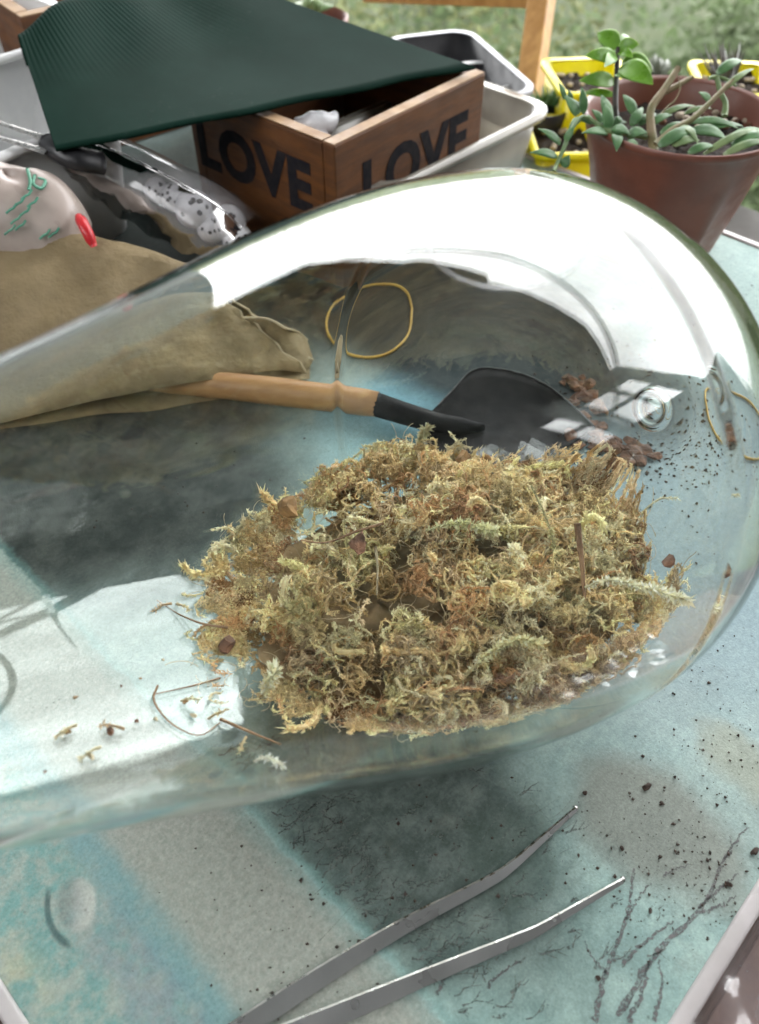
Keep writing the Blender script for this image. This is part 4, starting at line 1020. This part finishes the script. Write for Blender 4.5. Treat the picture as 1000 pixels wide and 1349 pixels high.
# ------------------------------------------------------------------ right background: clear tub, sill with trays, pots
tc_ = at(725, 140, .058); th_ = TA
tub_c = tc_-UU*.105+VV*.0-np.array([0, 0, .058])+VV*.055
rtray('clear_tub', (tub_c[0]+.004, tub_c[1]-.004, 0.0), .10, .052, .058, TA, MT['tub'], 'milky clear plastic tub standing behind the LOVE crate', 'tub', rr=.022, rimw=.007, taper=.88)
sl_ = slab('sill_shelf', U1+.03, .80, -.25, .98, -.09, -.055, MT['sill']); tag(sl_, 'grey board shelf along the far side of the table', 'shelf')
ZS = -.055
ct = at(612, 70, .045); rtray('black_tray', (ct[0]-.01, ct[1]-.03, ZS), .085, .045, .10, TA+R_(62), MT['black_plastic'], 'black planter tray with pale grey rim beside the wooden post', 'tray', MT['grey_plastic'], rr=.02, rimw=.004, taper=.9)
cb = at(640, 108, .03); dish('black_bowl', (cb[0]-.004, cb[1]+.012, ZS), .036, .085, MT['black_plastic'], 'small black round pot with white lip behind the crate', 'pot')
bpy.data.objects['black_bowl'].children[1].data.materials[0] = MT['white']
def yellow_pot(px_, z, hx, hy, rot, label, dirt=True):
    c = at(px_[0], px_[1], z); e = rtray('yellow_pot', (c[0], c[1], ZS), hx, hy, z-ZS, rot, MT['yellow'], label, 'pot', rr=.008, rimw=.005, taper=.82, group='yellow plastic pots')
    if dirt:
        V = []; n = 12
        for i in range(n):
            for j in range(n):
                V.append(((i/(n-1)*2-1)*hx*.93, (j/(n-1)*2-1)*hy*.93, (z-ZS)-.012+.003*rng.normal()))
        mk('soil', V, grid_faces(n, n), MT['soil'], e)
        for k in range(16):
            V, F = lathe([(.003*math.sin(p), -.002*math.cos(p)) for p in np.linspace(.1, 3.04, 5)], 8, True, True)
            o = mk('pebble', V, F, MT['pebble'], e); o.location = (rng.uniform(-hx, hx)*.8, rng.uniform(-hy, hy)*.8, z-ZS-.008)
    return e
yellow_pot((778, 100), .035, .042, .036, TA+R_(50), 'yellow square pot of soil just right of the wooden post')
yellow_pot((742, 178), .012, .040, .03, TA+R_(45), 'low yellow pot hidden behind the trailing succulent stem')
yellow_pot((968, 104), .035, .040, .034, TA+R_(40), 'yellow pot holding the dark spiky succulent')
# wooden post with a cross rail (leaning plant stand)
b0 = dp(693, 150, .93); b1 = dp(722, -60, .93); 
ps = empty('plant_stand', b0, 'pale wooden stand post with cross rail behind the trays', 'plant stand')
def bar(p, q, w_, t_, name, root, mat):
    p, q = np.array(p), np.array(q); T = q-p; T /= np.linalg.norm(T); S = np.cross(T, [0.5, 1, 0.1]); S /= np.linalg.norm(S); N = np.cross(T, S)
    V = [r+S*a*w_/2+N*b*t_/2 for r in (p, q) for a, b in ((-1, -1), (1, -1), (1, 1), (-1, 1))]
    o = mk(name, V, [(0, 1, 2, 3), (7, 6, 5, 4), (0, 4, 5, 1), (1, 5, 6, 2), (2, 6, 7, 3), (3, 7, 4, 0)], mat, None, False)
    md = o.modifiers.new('b', 'BEVEL'); md.width = .0015; md.segments = 2; keep(o, root)
bp = b0+(b0-b1)/abs((b0-b1)[2])*(b0[2]-ZS-.002)
bar(bp, b0+(b1-b0)*1.6, .026, .022, 'post', ps, MT['wood_post'])
bar(dp(705, -2, .945), dp(480, -8, 1.10), .018, .012, 'rail', ps, MT['wood_post'])

# ------------------------------------------------------------------ succulent leaves
def leaf_mesh(base, tip, wid, thick=.35, bend=.1, side=None, n=12, seg=10, shape='oval'):
    base, tip = np.array(base, float), np.array(tip, float); ax = tip-base; L = np.linalg.norm(ax); ax /= L
    up = np.array([0, -.45, .9]) if side is None else np.array(side, float)
    nz = up-ax*(up@ax); nz /= np.linalg.norm(nz); sx = np.cross(ax, nz)
    V = []
    for i in range(n):
        t = i/(n-1)
        if shape == 'oval': wv = math.sin(math.pi*min(.995, .04+.96*t**.8))**.75
        elif shape == 'point': wv = (math.sin(math.pi*min(.99, .10+.90*t**.75)))**.9
        else: wv = (1-t)**.75*min(1, .55+t*2)
        wv = max(wv, .03)*wid/2
        c = base+ax*L*t+nz*(bend*L*math.sin(math.pi*t*.9))
        for k in range(seg):
            a = 2*math.pi*k/seg
            q = c+sx*wv*math.cos(a)+nz*(wv*thick*math.sin(a)+wv*.30*abs(math.cos(a))**2)
            V.append(q)
    F = grid_faces(n, seg, False, True); F = [tuple(reversed(f)) for f in F]; F.append(tuple(range(seg))); F.append(tuple(reversed(range((n-1)*seg, n*seg))))
    return V, F
PR, PH = .070, .100; pcn = np.array([.2165, .598, 0])
pot = empty('succulent_pot', pcn, 'brown plastic pot crowded with green succulents at the table edge', 'potted plant')
def octo(r, z, k, rot=R_(20)):   # k=0 round, k=1 octagon
    P = []
    for i in range(64):
        a = 2*math.pi*i/64+rot; m = ((a-rot) % (math.pi/4))-math.pi/8; ro = math.cos(math.pi/8)/math.cos(m)*1.02
        q = r*(1*(1-k)+ro*k); P.append((q*math.cos(a), q*math.sin(a), z))
    return P
_rings = [octo(PR*.64, .001, 1), octo(PR*.66, .003, 1)]+[octo(PR*(.66+.31*q), PH*(.03+.91*q), 1 if q < .45 else max(0, 1-(q-.45)/.5)**1.5) for q in np.linspace(.1, 1, 14)]
_rings += [octo(PR*.985, PH*.955, 0), octo(PR*1.0, PH*.97, 0), octo(PR*1.0, PH, 0), octo(PR*.985, PH+.001, 0), octo(PR*.95, PH-.002, 0), octo(PR*.845, PH*.72, 0)]
V, F = loft(_rings, True, True, False)
o = mk('pot', V, F, MT['pot'], pot, True)
V = [(0, 0, PH-.018)]
for i in range(1, 14):
    for k in range(40):
        a = 2*math.pi*k/40; r = PR*.885*i/13; V.append((r*math.cos(a), r*math.sin(a), PH-.020+.003*float(vnoise(np.array([r*math.cos(a), r*math.sin(a), 0]), 60, 8))+.0015*rng.normal()))
F = [(0, 1+k, 1+(k+1) % 40) for k in range(40)]+[(1+(i-1)*40+k, 1+i*40+k, 1+i*40+(k+1) % 40, 1+(i-1)*40+(k+1) % 40) for i in range(1, 13) for k in range(40)]
mk('soil', V, F, MT['soil'], pot, True)
for i in range(34):
    p = at(rng.normal(945, 26), rng.normal(158, 9), PH-.016); r = rng.uniform(.0018, .0036)
    V, F = lathe([(r*math.sin(q), -r*.75*math.cos(q)) for q in np.linspace(.1, 3.04, 6)], 9, True, True); o = mk('pebble', [np.array(v)+p for v in V], F, MT['pebble'] if i % 3 else MT['bark']); keep(o, pot)
def depth_at(x, y, z): return float((at(x, y, z)-CP)@FW)
D0 = depth_at(830, 170, PH); ZL = lambda x, y: (740+x*.26, 20+y*.26)      # detail-view coordinates -> photo pixels
def L(b, t, wpx, mat, d0=0, d1=0, shape='oval', thick=.32, bend=.12, root=pot, side=None, zoom=True):
    b, t = (ZL(*b), ZL(*t)) if zoom else (b, t); wpx = wpx*.26 if zoom else wpx
    B, T = dp(b[0], b[1], D0+d0), dp(t[0], t[1], D0+d1); wm = wpx*(D0+d0)/FPX
    V, F = leaf_mesh(B, T, wm, thick, bend, side, shape=shape); o = mk('leaf', V, F, mat); keep(o, root); return o
def S(pts, r0, r1, mat='stem', d=0, root=pot, zoom=True, dd=None):
    P = [dp(*(ZL(*p) if zoom else p), D0+(d if dd is None else dd[i])) for i, p in enumerate(pts)]
    V, F = tube(spline(P, 18), np.linspace(r0, r1, 18), 8); o = mk('stem', V, F, MT[mat]); keep(o, root)
# upright jade-like plant
S([(275, 540), (272, 420), (280, 280), (285, 165)], .0024, .0016, 'spike', .012)
jb = MT['leaf_bright']
for b, t, w_, a, c in (((285, 168), (182, 92), 84, .012, .016), ((290, 165), (392, 148), 58, .012, .006), ((300, 160), (330, 105), 50, .014, .022), ((280, 222), (112, 208), 62, .010, 0),
                       ((262, 205), (212, 268), 52, .010, -.004), ((290, 185), (362, 218), 46, .012, .004), ((300, 262), (462, 356), 100, .008, -.004), ((305, 240), (456, 285), 92, .016, .022),
                       ((268, 338), (84, 335), 64, .012, .004), ((268, 405), (105, 396), 34, .018, .022), ((276, 300), (330, 330), 40, .010, .0)):
    L(b, t, w_*1.22, jb, a, c, 'oval', .16, .10, side=(0, -.75, .65))
lg = MT['leaf_grey']
# grey-green pointed rosettes at the front left of the pot
for b, t, w_, a, c in (((240, 545), (198, 405), 58, .0, .006), ((236, 580), (214, 446), 62, -.006, -.008), ((205, 545), (148, 478), 44, -.004, -.006), ((235, 600), (98, 602), 52, -.004, -.012), ((255, 575), (345, 608), 62, -.008, -.014),
                       ((330, 610), (436, 600), 70, -.004, -.010), ((366, 505), (308, 404), 58, .004, .008), ((352, 560), (412, 468), 52, -.002, .0), ((276, 600), (276, 694), 60, -.010, -.016), ((330, 640), (390, 668), 40, -.008, -.012),
                       ((240, 560), (330, 545), 40, .002, .004), ((160, 540), (90, 535), 56, .0, -.002), ((110, 500), (100, 366), 46, -.002, .0), ((90, 500), (20, 425), 60, -.004, -.006), ((95, 520), (30, 590), 40, -.004, -.008),
                       ((60, 470), (5, 400), 44, -.004, -.004), ((390, 560), (450, 500), 46, .004, .008), ((300, 520), (260, 560), 40, .0, .0), ((420, 540), (480, 500), 36, .006, .01)):
    L(b, t, w_, lg, a, c, 'point', .42, .10)
S([(430, 620), (330, 600), (240, 590), (120, 515), (60, 560), (0, 700), (-40, 790)], .0018, .0014, 'leaf_pale', 0, dd=[0, -.004, -.006, -.006, -.010, -.014, -.016])
for b, t, w_ in (((738, 190), (708, 170), 12), ((734, 207), (697, 202), 13), ((742, 220), (750, 204), 14), ((744, 131), (735, 108), 8), ((752, 134), (748, 118), 8), ((760, 152), (742, 126), 15), ((768, 148), (767, 116), 12), ((745, 186), (757, 165), 10)):
    L(b, t, w_, lg, -.012, -.016, 'point', .42, .1, zoom=False)
# bare stems and drooping leaves
S([(468, 690), (452, 560), (455, 470), (520, 375), (592, 266)], .0034, .0022, 'stem', .0)
S([(525, 385), (580, 360), (640, 325), (665, 312)], .0024, .0012, 'stem', .004)
S([(505, 500), (540, 460), (575, 430), (600, 370), (590, 310)], .0007, .0004, 'stem', .002)
S([(475, 655), (560, 580), (650, 535), (740, 455), (810, 385), (880, 320)], .0022, .0016, 'stem', -.006)
S([(825, 510), (830, 445), (805, 390), (785, 310)], .0022, .0017, 'leaf_pale', .004)
S([(745, 320), (785, 312), (835, 325), (885, 360)], .0014, .0009, 'leaf_pale', .004)
lp = MT['leaf_pale']
for b, t, w_, a, c, m in (((785, 300), (912, 238), 56, .004, .010, lg), ((800, 395), (975, 278), 34, -.004, .0, lp), ((750, 445), (690, 392), 42, .004, .004, lg),
                          ((490, 665), (690, 590), 70, -.010, -.004, lg), ((640, 700), (772, 668), 50, -.016, -.014, lg), ((640, 545), (900, 590), 46, .004, .0, lg), ((655, 585), (835, 640), 70, -.006, -.006, lg),
                          ((560, 660), (700, 640), 50, -.012, -.010, lp), ((720, 705), (1010, 590), 40, -.014, -.008, lp), ((820, 708), (1060, 650), 46, -.018, -.016, lp), ((830, 640), (1040, 600), 60, -.010, -.008, lg),
                          ((470, 530), (675, 470), 34, .006, .012, lp), ((600, 560), (690, 660), 40, -.006, -.014, lp), ((700, 590), (920, 575), 40, .0, .004, lg), ((500, 600), (640, 560), 46, -.004, .0, lg), ((860, 660), (1080, 620), 60, -.014, -.012, lg),
                          ((440, 560), (560, 510), 44, .002, .006, lg), ((620, 500), (760, 480), 30, .010, .012, lp)):
    L(b, t, w_, m, a, c, 'point', .4, .16)
# dark spiky succulent, small rosette and grassy one, each in its yellow pot
D1 = depth_at(955, 112, .03)
sk = empty('spiky_succulent', dp(955, 118, D1), 'dark spiky succulent standing in the yellow pot at the back', 'succulent')
for i in range(42):
    a = rng.uniform(-1, 1); bx_, by_ = 955+a*10, 112+rng.uniform(-2, 2); hgt = rng.uniform(.55, 1)
    tx, ty = 952+a*36+rng.normal()*3, 110-66*hgt*(1-.25*a*a)
    V, F = leaf_mesh(dp(bx_, by_, D1+rng.normal()*.004), dp(tx, ty, D1+rng.normal()*.014), .0038, .6, rng.normal()*.05, shape='spike', n=7, seg=6); keep(mk('leaf', V, F, MT['spike']), sk)
D2 = depth_at(862, 100, .035)
rs_ = empty('rosette_succulent', dp(864, 104, D2), 'small grey rosette succulent behind the brown pot', 'succulent')
for i in range(14):
    a = (i/13*2-1); V, F = leaf_mesh(dp(864+a*4, 103, D2), dp(864+a*24, 100-28*(1-.5*abs(a))+rng.normal()*2, D2+rng.normal()*.012), .0075, .3, .1, shape='point', n=8, seg=8); keep(mk('leaf', V, F, pm('rosette_leaf', (.15, .17, .13), (.10, .12, .08), .5, 60) if i == 0 else bpy.data.materials['rosette_leaf']), rs_)
V, F = lathe([(.016, -.09), (.022, 0), (.0205, .001), (.018, -.012), (.0, -.012)], 24, True); o = mk('pot', [np.array(v)+dp(864, 106, D2) for v in V], F, MT['black_plastic']); keep(o, rs_)
D3 = depth_at(716, 135, .02)
gs = empty('grassy_succulent', dp(716, 140, D3), 'low spiky green succulent between the clear tub and yellow pots', 'succulent')
for i in range(60):
    a = rng.uniform(-1, 1); V, F = leaf_mesh(dp(716+a*18, 138+rng.uniform(-3, 3), D3), dp(716+a*34, 120-14*(1-abs(a))*rng.uniform(.6, 1)+rng.uniform(0, 8), D3+rng.normal()*.012), .0028, .5, .06, shape='spike', n=6, seg=6); keep(mk('leaf', V, F, MT['leaf_grey']), gs)
V, F = lathe([(.018, -.055), (.024, 0), (.0225, .001), (.02, -.010), (.0, -.010)], 24, True); o = mk('pot', [np.array(v)+dp(716, 142, D3) for v in V], F, MT['black_plastic']); keep(o, gs)
D4 = .86
rt_ = empty('pale_rosette', dp(415, 14, D4), 'pale green rosette succulent peeping over the green mat', 'succulent')
for i in range(12):
    a = (i/11*2-1); V, F = leaf_mesh(dp(412+a*5, 16, D4), dp(412+a*30, 12-16*(1-a*a)+rng.normal()*3, D4+rng.normal()*.012), .009, .35, .1, shape='point', n=8, seg=8); keep(mk('leaf', V, F, lp), rt_)
V, F = lathe([(.03, -.10), (.038, 0), (.0365, .001), (.034, -.012), (.0, -.012)], 24, True); o = mk('pot', [np.array(v)+dp(412, 22, D4) for v in V], F, MT['pot']); keep(o, rt_)

# ------------------------------------------------------------------ bottom right: card box under the table edge with a clear bag
cbx = at(985, 1260, -.055)
bxo = empty('cardboard_box', (*(UU*.20+VV*-.16)[:2], -.5), 'pinkish cardboard box standing close beside the table', 'box', rotz=TA)
V, F = boxv(-.18, .18, -.11, .11, 0, .43, .002); mk('box_body', V, F, MT['card'], bxo, False)
V, F = boxv(-.178, -.0015, -.108, .108, .4305, .4335, .0006); mk('flap', V, F, MT['card'], bxo, False)
V, F = boxv(.0015, .178, -.108, .108, .4305, .4335, .0006); mk('flap', V, F, MT['card'], bxo, False)
n = 70; V = []
for i in range(n):
    for j in range(n):
        a, b_ = i/(n-1), j/(n-1); p = uv(.02+.24*a, -.046-.15*b_, 0)
        q = np.array([a*5, b_*4, .3]); z = -.052+.010*abs(float(vnoise(q, .55, 21)))+.007*abs(float(vnoise(q, 1.1, 22)))+.016*math.sin(math.pi*a)*math.sin(math.pi*b_)
        V.append((p[0], p[1], z))
o = mk('clear_bag', V, grid_faces(n, n), MT['bagfilm'], None, True); tag(o, 'crumpled clear plastic bag lying on the cardboard box by the table', 'plastic bag')
